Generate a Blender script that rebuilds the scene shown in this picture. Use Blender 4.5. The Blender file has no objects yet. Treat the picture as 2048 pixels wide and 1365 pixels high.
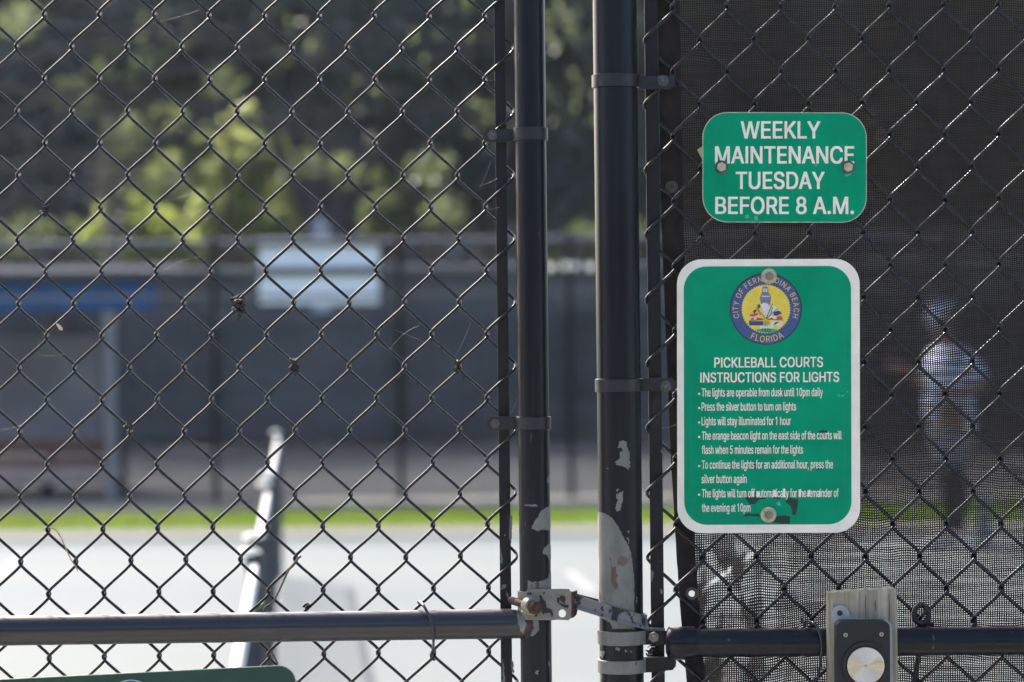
import bpy, bmesh, math, random
from mathutils import Vector, Matrix, noise
random.seed(7)
R = math.radians
S = bpy.context.scene
C = S.collection

# ------------------------------------------------------------------ camera, sky, sun, exposure
CAM_Z, FPX, CX, CY, ROLL = 1.5, 5688.9, 1024.0, 682.5, R(0.62)
cd = bpy.data.cameras.new('Camera')
cd.lens = 100; cd.sensor_width = 36; cd.clip_start = 0.1; cd.clip_end = 1500
cd.dof.use_dof = True; cd.dof.focus_distance = 3.662; cd.dof.aperture_fstop = 4.6
cam = bpy.data.objects.new('Camera', cd); C.objects.link(cam)
RV = Vector((math.cos(ROLL), 0, -math.sin(ROLL))); UV_ = Vector((math.sin(ROLL), 0, math.cos(ROLL)))
cam.matrix_world = Matrix(((RV.x, UV_.x, 0, 0), (0, 0, -1, 0), (RV.z, UV_.z, 0, CAM_Z), (0, 0, 0, 1)))
S.camera = cam

SUN_EL, SUN_AZ = R(42), R(-31)            # azimuth measured from +Y (behind the fence) towards +X
w = bpy.data.worlds.new('World'); S.world = w; w.use_nodes = True
nt = w.node_tree
sky = nt.nodes.new('ShaderNodeTexSky'); sky.sky_type = 'NISHITA'; sky.sun_disc = False
sky.sun_elevation = SUN_EL; sky.sun_rotation = SUN_AZ; sky.air_density = 0.75; sky.dust_density = 4.0; sky.ozone_density = 0.6
bg = nt.nodes['Background']; bg.inputs['Strength'].default_value = 0.15
nt.links.new(sky.outputs[0], bg.inputs[0])
sd = bpy.data.lights.new('Sun', 'SUN'); sd.energy = 2.5; sd.angle = R(0.53); sd.color = (1, 0.95, 0.87)
sun = bpy.data.objects.new('Sun', sd); C.objects.link(sun)
LV = Vector((math.sin(SUN_AZ) * math.cos(SUN_EL), math.cos(SUN_AZ) * math.cos(SUN_EL), math.sin(SUN_EL)))
sun.rotation_euler = LV.to_track_quat('Z', 'Y').to_euler()
sun.location = LV * 60
S.view_settings.view_transform = 'Standard'; S.view_settings.look = 'None'
S.view_settings.gamma = 1; S.view_settings.exposure = 1.75
S.cycles.transparent_max_bounces = 16
S.cycles.sample_clamp_indirect = 8

# ------------------------------------------------------------------ helpers
def P(px, py, Y):                          # the point that stands Y metres away in the direction measured in the photograph
    return Vector((0, Y, CAM_Z)) + RV * ((px - CX) / FPX * Y) + UV_ * ((CY - py) / FPX * Y)
def G(px, py, z=0.0):                      # where that direction meets the ground
    d = Vector((0, 1, 0)) + RV * ((px - CX) / FPX) + UV_ * ((CY - py) / FPX)
    return Vector((0, 0, CAM_Z)) + d * ((z - CAM_Z) / d.z)

class MB:
    def __init__(s): s.v = []; s.f = []; s.sm = []
    def add(s, vs, fs, smooth=False):
        n = len(s.v); s.v += [tuple(v) for v in vs]
        s.f += [tuple(i + n for i in f) for f in fs]; s.sm += [smooth] * len(fs)
    def tube(s, pts, r, n=10, cap=True, up=None):
        pts = [Vector(p) for p in pts]; m = len(pts)
        rr = r if isinstance(r, (list, tuple)) else [r] * m
        vs = []; u = None
        for i, p in enumerate(pts):
            t = (pts[min(i + 1, m - 1)] - pts[max(i - 1, 0)]).normalized()
            if u is None:
                a = Vector((0, 0, 1)) if abs(t.z) < .9 else Vector((1, 0, 0))
                u = t.cross(a).normalized()
            u = (u - t * u.dot(t)).normalized(); b = t.cross(u)
            for k in range(n):
                an = 2 * math.pi * k / n
                vs.append(p + (u * math.cos(an) + b * math.sin(an)) * rr[i])
        fs = [(i * n + k, i * n + (k + 1) % n, (i + 1) * n + (k + 1) % n, (i + 1) * n + k) for i in range(m - 1) for k in range(n)]
        s.add(vs, fs, True)
        if cap: s.add(vs[:n], [tuple(range(n))[::-1]]); s.add(vs[-n:], [tuple(range(n))])
    def box(s, c, d, rot=None):
        vs = [Vector((x * d[0] / 2, y * d[1] / 2, z * d[2] / 2)) for x in (-1, 1) for y in (-1, 1) for z in (-1, 1)]
        if rot: vs = [rot @ v for v in vs]
        s.add([v + Vector(c) for v in vs], [(0, 1, 3, 2), (4, 6, 7, 5), (0, 4, 5, 1), (2, 3, 7, 6), (0, 2, 6, 4), (1, 5, 7, 3)])
    def prism(s, poly, y0, y1):            # outline given as 3-D points in an X-Z plane, from front y0 to back y1
        n = len(poly)
        a = [Vector((p[0], y0, p[-1])) for p in poly]; b = [Vector((p[0], y1, p[-1])) for p in poly]
        s.add(a, [tuple(range(n))]); s.add(b, [tuple(range(n))[::-1]])
        s.add(a + b, [(i, i + n, (i + 1) % n + n, (i + 1) % n) for i in range(n)])
    def disc(s, c, r, y0, y1, n=32, r1=None, ph=0, dome=0):
        c = Vector(c); r1 = r if r1 is None else r1
        f = [Vector((c.x + r1 * math.cos(2 * math.pi * k / n + ph), y0, c.z + r1 * math.sin(2 * math.pi * k / n + ph))) for k in range(n)]
        b = [Vector((c.x + r * math.cos(2 * math.pi * k / n + ph), y1, c.z + r * math.sin(2 * math.pi * k / n + ph))) for k in range(n)]
        s.add(f + b, [(i, i + n, (i + 1) % n + n, (i + 1) % n) for i in range(n)], n > 8)
        s.add(f + [Vector((c.x, y0 - dome, c.z))], [(i, (i + 1) % n, n) for i in range(n)], dome > 0)
        s.add(b, [tuple(range(n))])
    def ring(s, c, r0, r1, y0, y1, n=32):
        vs = []
        for (r, y) in ((r0, y1), (r0, y0), (r1, y0), (r1, y1)):
            vs += [Vector((c[0] + r * math.cos(2 * math.pi * k / n), y, c[2] + r * math.sin(2 * math.pi * k / n))) for k in range(n)]
        s.add(vs, [(j * n + k, ((j + 1) % 4) * n + k, ((j + 1) % 4) * n + (k + 1) % n, j * n + (k + 1) % n) for j in range(4) for k in range(n)], False)

def wloc(o):
    l = Vector((0, 0, 0))
    while o: l += o.location; o = o.parent
    return l
def obj(name, mb, mat, parent=None, label=None, fix=True):
    off = wloc(parent)
    me = bpy.data.meshes.new(name)
    me.from_pydata([(v[0] - off.x, v[1] - off.y, v[2] - off.z) for v in mb.v], [], mb.f)
    me.polygons.foreach_set('use_smooth', mb.sm)
    if fix:
        bm = bmesh.new(); bm.from_mesh(me); bmesh.ops.recalc_face_normals(bm, faces=bm.faces); bm.to_mesh(me); bm.free()
    me.materials.append(mat)
    o = bpy.data.objects.new(name, me); C.objects.link(o)
    if parent: o.parent = parent
    if label: o['label'] = label
    return o
def bevel(o, wd, seg=2):
    m = o.modifiers.new('Bevel', 'BEVEL'); m.width = wd; m.segments = seg; m.limit_method = 'ANGLE'; m.angle_limit = R(50)
def tag(o, label, cat, group=None, kind=None):
    o['label'] = label; o['category'] = cat
    if group: o['group'] = group
    if kind: o['kind'] = kind
    return o
def thing(name, label, cat, loc=(0, 0, 0), group=None):
    o = bpy.data.objects.new(name, None); C.objects.link(o); o.location = loc; o.empty_display_size = .05
    return tag(o, label, cat, group)
def struct(name, mb, mat):
    o = obj(name, mb, mat); o['kind'] = 'structure'; return o
def copy_tree(o, parent=None):
    c = o.copy(); C.objects.link(c)
    if parent: c.parent = parent
    for ch in list(o.children): copy_tree(ch, c)
    return c
def rrect(x0, y0, x1, y1, r, n=8, sl=0.0):  # rounded rectangle in photo pixels, sl = slope of its horizontals
    out = []
    for (cx, cy, a) in ((x1 - r, y0 + r, -90), (x1 - r, y1 - r, 0), (x0 + r, y1 - r, 90), (x0 + r, y0 + r, 180)):
        for k in range(n + 1):
            t = R(a + 90 * k / n); x = cx + r * math.cos(t); y = cy + r * math.sin(t)
            out.append((x, y + sl * (x - (x0 + x1) / 2)))
    return out
def pp(poly, Y): return [P(x, y, Y) for x, y in poly]
def flat(polys, Y):
    mb = MB()
    for poly in polys: mb.add(pp(poly, Y), [tuple(range(len(poly)))])
    return mb

# ------------------------------------------------------------------ materials
def nmat(name):
    m = bpy.data.materials.new(name); m.use_nodes = True
    return m, m.node_tree.nodes, m.node_tree.links, m.node_tree.nodes['Principled BSDF']
def mat(name, col, rough=.5, metal=0, spec=.5, var=0.0, vs=20, vcol=None, stretch=(1, 1, 1), bump=0, bs=200, thr=None, rvar=0, speck=None):
    m, N, L, b = nmat(name)
    b.inputs['Base Color'].default_value = (*col, 1); b.inputs['Roughness'].default_value = rough
    b.inputs['Metallic'].default_value = metal; b.inputs['Specular IOR Level'].default_value = spec
    tc = N.new('ShaderNodeTexCoord'); mp = N.new('ShaderNodeMapping'); mp.inputs['Scale'].default_value = stretch
    L.new(tc.outputs['Object'], mp.inputs[0])
    if var or vcol:
        n = N.new('ShaderNodeTexNoise'); n.inputs['Scale'].default_value = vs; n.inputs['Detail'].default_value = 6
        n.inputs['Roughness'].default_value = .62
        L.new(mp.outputs[0], n.inputs['Vector'])
        r = N.new('ShaderNodeValToRGB'); lo, hi = thr or (.3, .7)
        r.color_ramp.elements[0].position = lo; r.color_ramp.elements[1].position = hi
        c2 = vcol or tuple(min(1, c * (1 + var)) for c in col); c1 = col if vcol else tuple(c * (1 - var) for c in col)
        r.color_ramp.elements[0].color = (*c1, 1); r.color_ramp.elements[1].color = (*c2, 1)
        L.new(n.outputs[0], r.inputs[0]); L.new(r.outputs[0], b.inputs['Base Color'])
        if rvar:
            q = N.new('ShaderNodeMapRange'); q.inputs[3].default_value = rough - rvar; q.inputs[4].default_value = rough + rvar
            L.new(n.outputs[0], q.inputs[0]); L.new(q.outputs[0], b.inputs['Roughness'])
    if speck:                              # scattered pale specks of dust and bare metal
        n3 = N.new('ShaderNodeTexNoise'); n3.inputs['Scale'].default_value = speck[0]; n3.inputs['Detail'].default_value = 3; L.new(mp.outputs[0], n3.inputs['Vector'])
        n4 = N.new('ShaderNodeMapRange'); n4.inputs[1].default_value = speck[1]; n4.inputs[2].default_value = speck[1] + .03; L.new(n3.outputs[0], n4.inputs[0])
        mxc = N.new('ShaderNodeMix'); mxc.data_type = 'RGBA'; L.new(n4.outputs[0], mxc.inputs[0]); mxc.inputs[7].default_value = (*speck[2], 1)
        src = b.inputs['Base Color'].links[0].from_socket if b.inputs['Base Color'].links else None
        if src: L.new(src, mxc.inputs[6])
        else: mxc.inputs[6].default_value = (*col, 1)
        L.new(mxc.outputs[2], b.inputs['Base Color'])
    if bump:
        n2 = N.new('ShaderNodeTexNoise'); n2.inputs['Scale'].default_value = bs; n2.inputs['Detail'].default_value = 4
        L.new(mp.outputs[0], n2.inputs['Vector'])
        bp = N.new('ShaderNodeBump'); bp.inputs['Strength'].default_value = bump; bp.inputs['Distance'].default_value = .001
        L.new(n2.outputs[0], bp.inputs['Height']); L.new(bp.outputs[0], b.inputs['Normal'])
    return m
def leafmat(name, c1, c2, tr, mixf=.5, scale=.35):
    m, N, L, b = nmat(name)
    tc = N.new('ShaderNodeTexCoord'); n = N.new('ShaderNodeTexNoise'); n.inputs['Scale'].default_value = scale; n.inputs['Detail'].default_value = 5
    r = N.new('ShaderNodeValToRGB'); r.color_ramp.elements[0].position = .35; r.color_ramp.elements[1].position = .65
    r.color_ramp.elements[0].color = (*c1, 1); r.color_ramp.elements[1].color = (*c2, 1)
    L.new(tc.outputs['Object'], n.inputs['Vector']); L.new(n.outputs[0], r.inputs[0]); L.new(r.outputs[0], b.inputs['Base Color'])
    b.inputs['Roughness'].default_value = .45
    t = N.new('ShaderNodeBsdfTranslucent'); t.inputs[0].default_value = (*tr, 1)
    mx = N.new('ShaderNodeMixShader'); mx.inputs[0].default_value = mixf
    L.new(b.outputs[0], mx.inputs[1]); L.new(t.outputs[0], mx.inputs[2]); L.new(mx.outputs[0], N['Material Output'].inputs[0])
    return m

M = {}
M['post'] = mat('black_post_paint', (.0032, .0045, .0080), .33, 0, .3, .45, 14, None, (1, 1, .12), .12, 90, rvar=.10, speck=(150, .72, (.06, .06, .055)))
M['rail'] = mat('black_rail_paint', (.0085, .009, .0115), .30, 0, .6, .3, 12, None, (.12, 1, 1), .10, 120, rvar=.06, speck=(170, .735, (.07, .07, .065)))
M['bar'] = mat('black_bar_paint', (.007, .007, .008), .5, 0, .3, .3, 30, (.05, .045, .04), (1, 1, .3), .2, 150, (.62, .85))
M['wire'] = mat('black_vinyl_wire', (.0035, .0036, .0052), .28, 0, .42, .4, 50, rvar=.08)
M['band'] = mat('black_band_paint', (.009, .010, .013), .38, 0, .45, .3, 60, None, (1, 1, 1), .2, 200)
M['galv'] = mat('weathered_galvanised_steel', (.105, .108, .095), .6, .2, .4, 0, 40, (.19, .195, .175), (1, 1, .5), .25, 180, speck=(60, .66, (.085, .055, .038)))
M['rust'] = mat('rusty_steel', (.055, .030, .022), .8, 0, .3, .5, 130, None, (1, 1, 1), .6, 300)
M['chiprust'] = mat('rust_stain', (.11, .085, .07), .75, 0, .3, .3, 100)
M['latch'] = mat('worn_grey_latch_paint', (.14, .128, .105), .6, .1, .4, 0, 90, (.20, .185, .155), (1, 1, 1), .5, 220)
M['flake'] = mat('black_paint_flake', (.010, .011, .015), .45, 0, .4, .3, 200)
M['nutz'] = mat('dull_yellow_nut', (.22, .205, .155), .5, .35, .5, .3, 260)
M['strap'] = mat('flaking_grey_strap_paint', (.135, .135, .13), .5, .2, .4, 0, 62, (.012, .012, .015), (1, 1, .8), .5, 220, (.52, .55))
M['nut'] = mat('dull_zinc_bolt', (.085, .085, .08), .45, .5, .5, .4, 200, None, (1, 1, 1), .3, 400)
M['zinc'] = mat('yellowed_zinc_washer', (.42, .39, .27), .48, .35, .5, .35, 160)
M['sgreen'] = mat('traffic_green_sign_face', (.0, .25, .121), .6, 0, .08, .15, 14, bump=.05, bs=60)
M['dgreen'] = mat('dark_green_sign_face', (.018, .055, .035), .6, 0, .3, .12, 8)
M['swhite'] = mat('grey_white_sign_border', (.72, .685, .585), .5, 0, .3, .09, 30)
M['sedge'] = mat('worn_sign_edge', (.45, .43, .33), .6, 0, .4, .3, 120)
M['letter'] = mat('grey_white_lettering', (.71, .685, .585), .5, 0, .3, .08, 60)
M['sign_stain'] = mat('dark_sign_stain', (.002, .030, .020), .4, 0, .4, .5, 90)
M['inkblack'] = mat('emblem_black', (.012, .013, .025), .5)
M['eblue'] = mat('emblem_blue', (.034, .066, .19), .5, var=.1, vs=120)
M['eyellow'] = mat('emblem_yellow', (.66, .50, .05), .5, var=.1, vs=90)
M['ewhite'] = mat('emblem_white', (.55, .55, .55), .5, var=.15, vs=300)
M['egrey'] = mat('emblem_grey', (.16, .16, .20), .5, var=.4, vs=400)
M['enavy'] = mat('emblem_navy', (.025, .045, .15), .5, var=.3, vs=300)
M['ered'] = mat('emblem_red', (.50, .06, .04), .5)
M['egreen'] = mat('emblem_green', (.06, .32, .10), .5)
M['boxblack'] = mat('black_button_box', (.0055, .0062, .0085), .42, 0, .4, .2, 60, None, (1, 1, 1), .1, 300)
M['boxgrey'] = mat('grey_gasket_plate', (.30, .32, .33), .55, 0, .4, .12, 60)
M['rope'] = mat('dark_wire_tie', (.03, .032, .036), .28, .3, .6)
M['twig'] = mat('dry_twig_bark', (.13, .10, .06), .8, var=.4, vs=300)
M['straw'] = mat('dry_straw', (.38, .27, .15), .7, var=.2, vs=200)
M['knot'] = mat('dark_dried_debris', (.015, .014, .016), .65, var=.5, vs=300, bump=.6, bs=500)
M['silk'] = mat('spider_silk', (.3, .3, .28), .5)

# ------------------------------------------------------------------ ground and courts
M['lawn'] = mat('rough_lawn', (.05, .075, .02), .9, 0, .1, .4, .8)
M['verge'] = mat('sunny_grass', (.082, .14, .008), .9, 0, .1, .2, .9)
M['blade'] = leafmat('grass_blade', (.060, .105, .006), (.09, .135, .008), (.15, .21, .008), .5, .6)
M['court'] = mat('pale_court_paint', (.112, .133, .139), .75, 0, .15, .05, .5, (.141, .155, .149), (.2, 1, 1), .1, 60)
M['border'] = mat('blue_green_court_border', (.055, .08, .09), .75, 0, .25, .08, .5)
M['line'] = mat('white_court_line', (.25, .25, .245), .7, 0, .1, .05, 4)
M['kerb'] = mat('pale_concrete_kerb', (.112, .112, .098), .85, 0, .2, .12, 3)
M['lot'] = mat('grey_asphalt_lot', (.056, .058, .060), .95, 0, 0, .15, .7)
M['path'] = mat('tan_concrete_path', (.34, .325, .30), .85, 0, .2, .15, 1.2)

def sheet(name, x0, y0, x1, y1, z, m):
    mb = MB(); mb.add([(x0, y0, z), (x1, y0, z), (x1, y1, z), (x0, y1, z)], [(0, 1, 2, 3)]); return struct(name, mb, m)
sheet('ground', -400, -400, 400, 600, -.004, M['lawn'])
sheet('path', -2.6, -40, 1.1, 3.95, 0, M['path']); sheet('paving', -30, -5, 30, 3.94, -.002, M['path'])  # paving stretched wide to bounce warm sunlight onto the fence fronts
sheet('court', -24, 4.0, 24, 20.9, .004, M['court'])
sheet('court_border', -24, 20.904, 24, 21.75, .004, M['border'])
mb = MB(); mb.box((0, 22.3, -.04), (60, 1.06, .12)); bev = struct('kerb', mb, M['kerb']); bevel(bev, .02)
sheet('grass_verge', -30, 22.84, 30, 25.2, .01, M['verge'])
sheet('concrete_strip', -30, 25.205, 30, 27.35, .008, mat('pale_gravel_strip', (.17, .17, .15), .9, 0, 0, .3, 6))
sheet('asphalt_lot', -30, 27.36, 30, 44, .004, M['lot'])
mb = MB()
for i in range(26000):
    x = random.uniform(-9, 9); y = random.uniform(22.86, 25.2); h = random.uniform(.02, .045) ; a = random.uniform(0, 3.14)
    dx = .006 * math.cos(a); dy = .006 * math.sin(a); lx = random.uniform(-.03, .03); ly = random.uniform(-.03, .03)
    mb.add([(x - dx, y - dy, .01), (x + dx, y + dy, .01), (x + lx, y + ly, .01 + h)], [(0, 1, 2)])
tag(obj('grass', mb, M['blade'], fix=False), 'bright short grass growing in the strip beyond the court kerb', 'grass', kind='stuff')

AX = Vector((-.0763, 1, 0))                # the long direction of the courts
def court_line(name, a, b, wd):
    a = Vector(a); b = Vector(b); n = (b - a).normalized().cross(Vector((0, 0, 1))) * wd / 2
    mb = MB(); mb.add([a - n, a + n, b + n, b - n], [(0, 1, 2, 3)])
    return struct(name, mb, M['line'])
a = G(-70, 1200, .008); court_line('court_line', a, a + AX * (20.3 - a.y), .07)
a = G(1150, 1154, .008); court_line('court_line', a + AX * -1.1, a + AX * .45, .075)
a = G(1215, 1206, .008); court_line('court_line', a + AX * -2.2, a + AX * -.1, .075)

# ------------------------------------------------------------------ nets
M['netpost'] = mat('dark_net_post', (.03, .034, .036), .5)
M['nettape'] = mat('white_net_tape', (.50, .50, .49), .7, var=.05, vs=6)
M['capglow'] = leafmat('white_cap_and_glint', (.8, .8, .78), (.85, .85, .83), (.95, .95, .92), .6)
M['cap'] = mat('white_post_cap', (.8, .8, .78), .35)
mN, N, L, b = nmat('dark_net_mesh')
b.inputs['Base Color'].default_value = (.045, .054, .060, 1); b.inputs['Roughness'].default_value = .8
def pickle_net(y0, y1, label, off=0.0, posts=(0, 1)):
    base = Vector((-.1175 + off, 0, 0))
    t = thing('pickleball_net', label, 'net', base + AX * y0, 'nets standing in a row down the courts')
    p0 = base + AX * y0; p1 = base + AX * y1
    mb = MB()                              # woven net: real cords
    n = int((y1 - y0) / .045)
    for k in range(n + 1):
        q = p0.lerp(p1, k / n); mb.tube([q + Vector((0, 0, .06)), q + Vector((0, 0, .85))], .0026, 3, False)
    for k in range(19):
        z = .06 + .79 * k / 18; mb.tube([p0 + Vector((0, 0, z)), p1 + Vector((0, 0, z))], .0026, 3, False)
    obj('net_mesh', mb, mN, t, fix=False)
    mb = MB(); c = (p0 + p1) / 2; rot = Matrix.Rotation(math.atan2(.0763, 1), 3, 'Z')
    mb.box(c + Vector((0, 0, .875)), (.022, (p1 - p0).length, .055), rot); bevel(obj('tape', mb, M['nettape'], t), .006)
    for k in posts:
        q = (p0, p1)[k]
        mb = MB(); mb.tube([q + Vector((0, 0, 0)), q + Vector((0, 0, .93))], .024, 14); pass
        po = obj('net_post', mb, M['netpost'], t)
        mb = MB(); mb.tube([q + Vector((-.012, 0, .925)), q + Vector((-.012, 0, .932)), q + Vector((-.012, 0, .940)), q + Vector((-.012, 0, .945))], [.027, .032, .027, .012], 16)
        obj('post_cap', mb, M['capglow'], po)
    return t
pickle_net(4.7, 7.75, 'nearest dark net with white top tape, closest to the fence', 0, (1,))
pickle_net(8.35, 11.5, 'middle net with white tape in the row of nets', .0, (0, 1))
pickle_net(12.25, 18.2, 'farthest net with white tape, ending near the grass strip', .0, (0, 1))

# ------------------------------------------------------------------ back fence, its screens, sign, shelter
M['ffence'] = mat('grey_fence_steel', (.03, .031, .034), .6, 0, .2)
M['ffrail'] = mat('grey_fence_rail', (.10, .105, .115), .6, 0, .2)
M['ffpost'] = mat('dark_fence_post', (.010, .011, .014), .6, 0, .2)
M['slate'] = mat('slate_windscreen_cloth', (.060, .062, .068), .9, 0, .15, .35, .9, None, (.5, 1, 2.2), .2, 6)
M['wsign'] = mat('pale_blue_white_sign', (.88, .90, .94), .5, 0, .3, .04, 2)
M['wband'] = mat('greyer_sign_band', (.50, .56, .60), .5)
M['blueroof'] = mat('blue_shelter_fascia', (.003, .095, .27), .8, 0, .2, .2, 3)
M['shpost'] = mat('pale_grey_shelter_post', (.30, .31, .32), .6, var=.1, vs=5)
M['shpanel'] = mat('grey_shelter_panel', (.24, .25, .27), .8, var=.3, vs=2)
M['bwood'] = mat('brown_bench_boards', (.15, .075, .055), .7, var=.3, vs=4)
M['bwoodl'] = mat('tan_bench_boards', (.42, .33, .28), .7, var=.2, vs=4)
M['teal'] = mat('grey_teal_wall_paint', (.045, .058, .062), .8, var=.15, vs=.8)
FY = 27.0
def zf(y, Y=FY): return CAM_Z + (CY - y) / FPX * Y
t = bfence = thing('back_fence', 'grey chain link fence with rails running behind the grass strip', 'fence', (0, FY, 0))
mb = MB(); d = .0085; x0, x1, z1 = -7.5, 9.0, zf(482)
k = x0 - z1
while k < x1:                              # both diagonals of the far mesh
    for s in (1, -1):
        a = Vector((k, FY + .10, 0.03)); bb = Vector((k + z1, FY + .10, z1)) if s > 0 else None
        if s < 0: a = Vector((k + z1, FY + .104, .03)); bb = Vector((k, FY + .104, z1))
        mb.tube([a, bb], .0017, 3, False)
    k += .085
obj('fence_mesh', mb, M['ffence'], t, fix=False)
for y, r in ((481, .034), (538, .036), (588, .014)):
    mb = MB(); mb.tube([(x0, FY, zf(y)), (x1, FY, zf(y))], r, 12); obj('rail', mb, M['ffrail'], t)
for px in (-560, -65, 430, 800, 1140, 1520, 1900, 2290):
    q = P(px, 682, FY); mb = MB(); mb.tube([(q.x, FY - .04, 0), (q.x, FY - .04, zf(474))], .032, 12)
    mb.tube([(q.x, FY - .04, zf(474)), (q.x, FY - .04, zf(474) + .03), (q.x, FY - .04, zf(474) + .045)], [.04, .04, .015], 12)
    obj('fence_post', mb, M['ffpost'], t)
xs = [P(p, 682, FY).x for p in (243, 430, 800, 1140, 1520, 1900, 2290)]
for i in range(len(xs) - 1):
    mb = MB(); nx, nz = 24, 10; Y0 = FY - .075 if False else FY + .06
    za, zb = zf(884), zf(614 if i != 1 else 622)
    vs = [(xs[i] + .02 + (xs[i + 1] - xs[i] - .04) * u / nx, Y0 + .02 * math.sin(u * 1.3 + i * 2) * (v / nz) + .012 * math.sin(v * 2.1 + u), za + (zb - za) * v / nz + (.015 * math.sin(u * math.pi / 6) if v in (0, nz) else 0)) for v in range(nz + 1) for u in range(nx + 1)]
    mb.add(vs, [(v * (nx + 1) + u, v * (nx + 1) + u + 1, (v + 1) * (nx + 1) + u + 1, (v + 1) * (nx + 1) + u) for v in range(nz) for u in range(nx)], True)
    o = obj('slate_windscreen', mb, M['slate'])
    so = o.modifiers.new('Solidify', 'SOLIDIFY'); so.thickness = .004
    tag(o, ['slate windscreen panel beside the shelter, left of the white sign', 'slate windscreen panel hanging under the white sign', 'slate windscreen panel seen between the two gate posts',
            'dark windscreen panel behind the small green sign', 'dark windscreen panel behind the person in white', 'dark windscreen panel at the far right of the back fence'][i], 'windscreen', 'slate windscreens on the back fence')
t = thing('notice_board', 'large pale blank sign hanging on the back fence', 'sign', P(638, 545, FY + .07))
for y0, y1 in ((477, 535), (550, 608)):
    mb = MB(); mb.prism(pp([(519, y0), (758, y0), (758, y1), (519, y1)], FY + .07), FY + .055, FY + .075); bevel(obj('sign_panel', mb, M['wsign'], t), .004)
mb = MB(); mb.prism(pp([(519, 535), (758, 535), (758, 550), (519, 550)], FY + .08), FY + .06, FY + .08); obj('centre_band', mb, M['wband'], t)

SY = 27.7
t = thing('shade_shelter', 'open shelter with a blue roof edge and pale post', 'shelter', P(60, 990, SY))
xl, xr = P(-420, 682, SY).x, P(310, 682, SY).x
mb = MB(); zt, zb = zf(556, SY), zf(612, SY)
mb.add([(xl, SY, zb), (xr, SY, zb), (xr, SY, zt), (xl, SY, zt), (xl, SY + .08, zb), (xr, SY + .08, zb), (xr, SY + .08, zt), (xl, SY + .08, zt)],
       [(0, 1, 2, 3), (5, 4, 7, 6), (0, 3, 7, 4), (1, 5, 6, 2), (3, 2, 6, 7), (0, 4, 5, 1)]); obj('fascia', mb, M['blueroof'], t)
mb = MB(); mb.add([(xl - .1, SY - .06, zt + .005), (xr + .06, SY - .06, zt + .005), (xr + .06, SY + 2.6, zt + .22), (xl - .1, SY + 2.6, zt + .22),
                   (xl - .1, SY - .06, zt + .055), (xr + .06, SY - .06, zt + .055), (xr + .06, SY + 2.6, zt + .25), (xl - .1, SY + 2.6, zt + .25)],
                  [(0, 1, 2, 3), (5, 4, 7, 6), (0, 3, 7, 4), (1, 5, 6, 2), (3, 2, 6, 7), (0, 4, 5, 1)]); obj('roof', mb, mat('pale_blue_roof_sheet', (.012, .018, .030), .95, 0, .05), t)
for px, Y in ((221, SY + .1), (-330, SY + .1), (215, SY + 2.4), (-330, SY + 2.4)):
    q = P(px, 682, Y); mb = MB(); mb.box((q.x, Y, zb / 2 + .1), (.09, .09, zb + .2)); bevel(obj('shelter_post', mb, M['shpost'], t), .01)
mb = MB(); mb.box(((xl + P(196, 682, SY + 2.3).x) / 2, SY + 2.3, 1.0), (P(196, 682, SY + 2.3).x - xl, .06, 1.2)); obj('back_panel', mb, M['shpanel'], t)
t = thing('bench', 'long brown slatted bench standing under the blue roof', 'bench', P(60, 1000, SY + .5))
BYY = SY + .45
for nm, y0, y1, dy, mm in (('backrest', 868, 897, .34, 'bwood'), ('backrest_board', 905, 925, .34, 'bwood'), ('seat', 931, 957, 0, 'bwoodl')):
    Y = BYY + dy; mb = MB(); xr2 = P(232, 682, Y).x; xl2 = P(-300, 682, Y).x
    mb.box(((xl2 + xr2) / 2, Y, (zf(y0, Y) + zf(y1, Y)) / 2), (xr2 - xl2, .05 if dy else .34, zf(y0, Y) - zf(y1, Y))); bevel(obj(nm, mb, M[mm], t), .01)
for px in (88, 235, -150):
    Y = BYY; q = P(px, 682, Y); mb = MB(); mb.box((q.x, Y + .1, zf(945, Y) / 2), (.07, .4, zf(945, Y) - .02)); mb.box((q.x, Y + .37, zf(900, Y) / 2 + .1), (.06, .05, zf(868, Y) - .1)); obj('leg', mb, M['ffpost'], t)

mb = MB(); WY = 44.5; mb.box((0, WY, zf(546, WY) / 2), (50, .25, zf(546, WY)))
for k in range(13): mb.box((-24 + 4 * k, WY - .14, zf(546, WY) / 2), (.5, .1, zf(546, WY)))
mb.box((0, WY, zf(546, WY) + .04), (50.2, .4, .08))
tag(obj('boundary_wall', mb, M['teal']), 'long low grey teal wall beyond the asphalt lot', 'wall')
t = thing('hut', 'small white gabled hut peeking above the blank sign', 'hut', P(640, 682, 42.5) * 1)
t.location.z = 0; q = P(640, 452, 42.5)
mb = MB(); mb.box((q.x, 43.0, q.z / 2), (.22, .9, q.z)); obj('wall', mb, mat('white_hut_wall', (.5, .52, .56), .6), t)
mb = MB(); g = [(q.x - .17, 0, q.z), (q.x + .17, 0, q.z), (q.x, 0, q.z + .15)]; mb.prism(g, 42.45, 43.55); obj('roof', mb, mat('white_hut_roof', (.42, .45, .50), .6), t)

for px, py in ((1100, 536), (1131, 533), (1150, 532), (1181, 535)):    # small pale balls added to stand in for sun glints on the middle rail
    q = P(px, py, FY - .07); mb = MB()
    mb.tube([q + Vector((0, 0, .036 * math.cos(math.pi * k / 8))) for k in range(9)], [max(.001, .036 * math.sin(math.pi * k / 8)) for k in range(9)], 12)
    obj('rail_glint', mb, M['capglow'], bfence)
mb = MB(); q = G(1968, 1093); mb.tube([q, q + Vector((0, 0, .36)), q + Vector((0, 0, .385))], [.06, .06, .045], 16); mb.tube([q, q + Vector((0, 0, .02))], .1, 16)
tag(obj('bollard', mb, M['shpost']), 'short pale post on the court beside the person', 'bollard')

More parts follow.
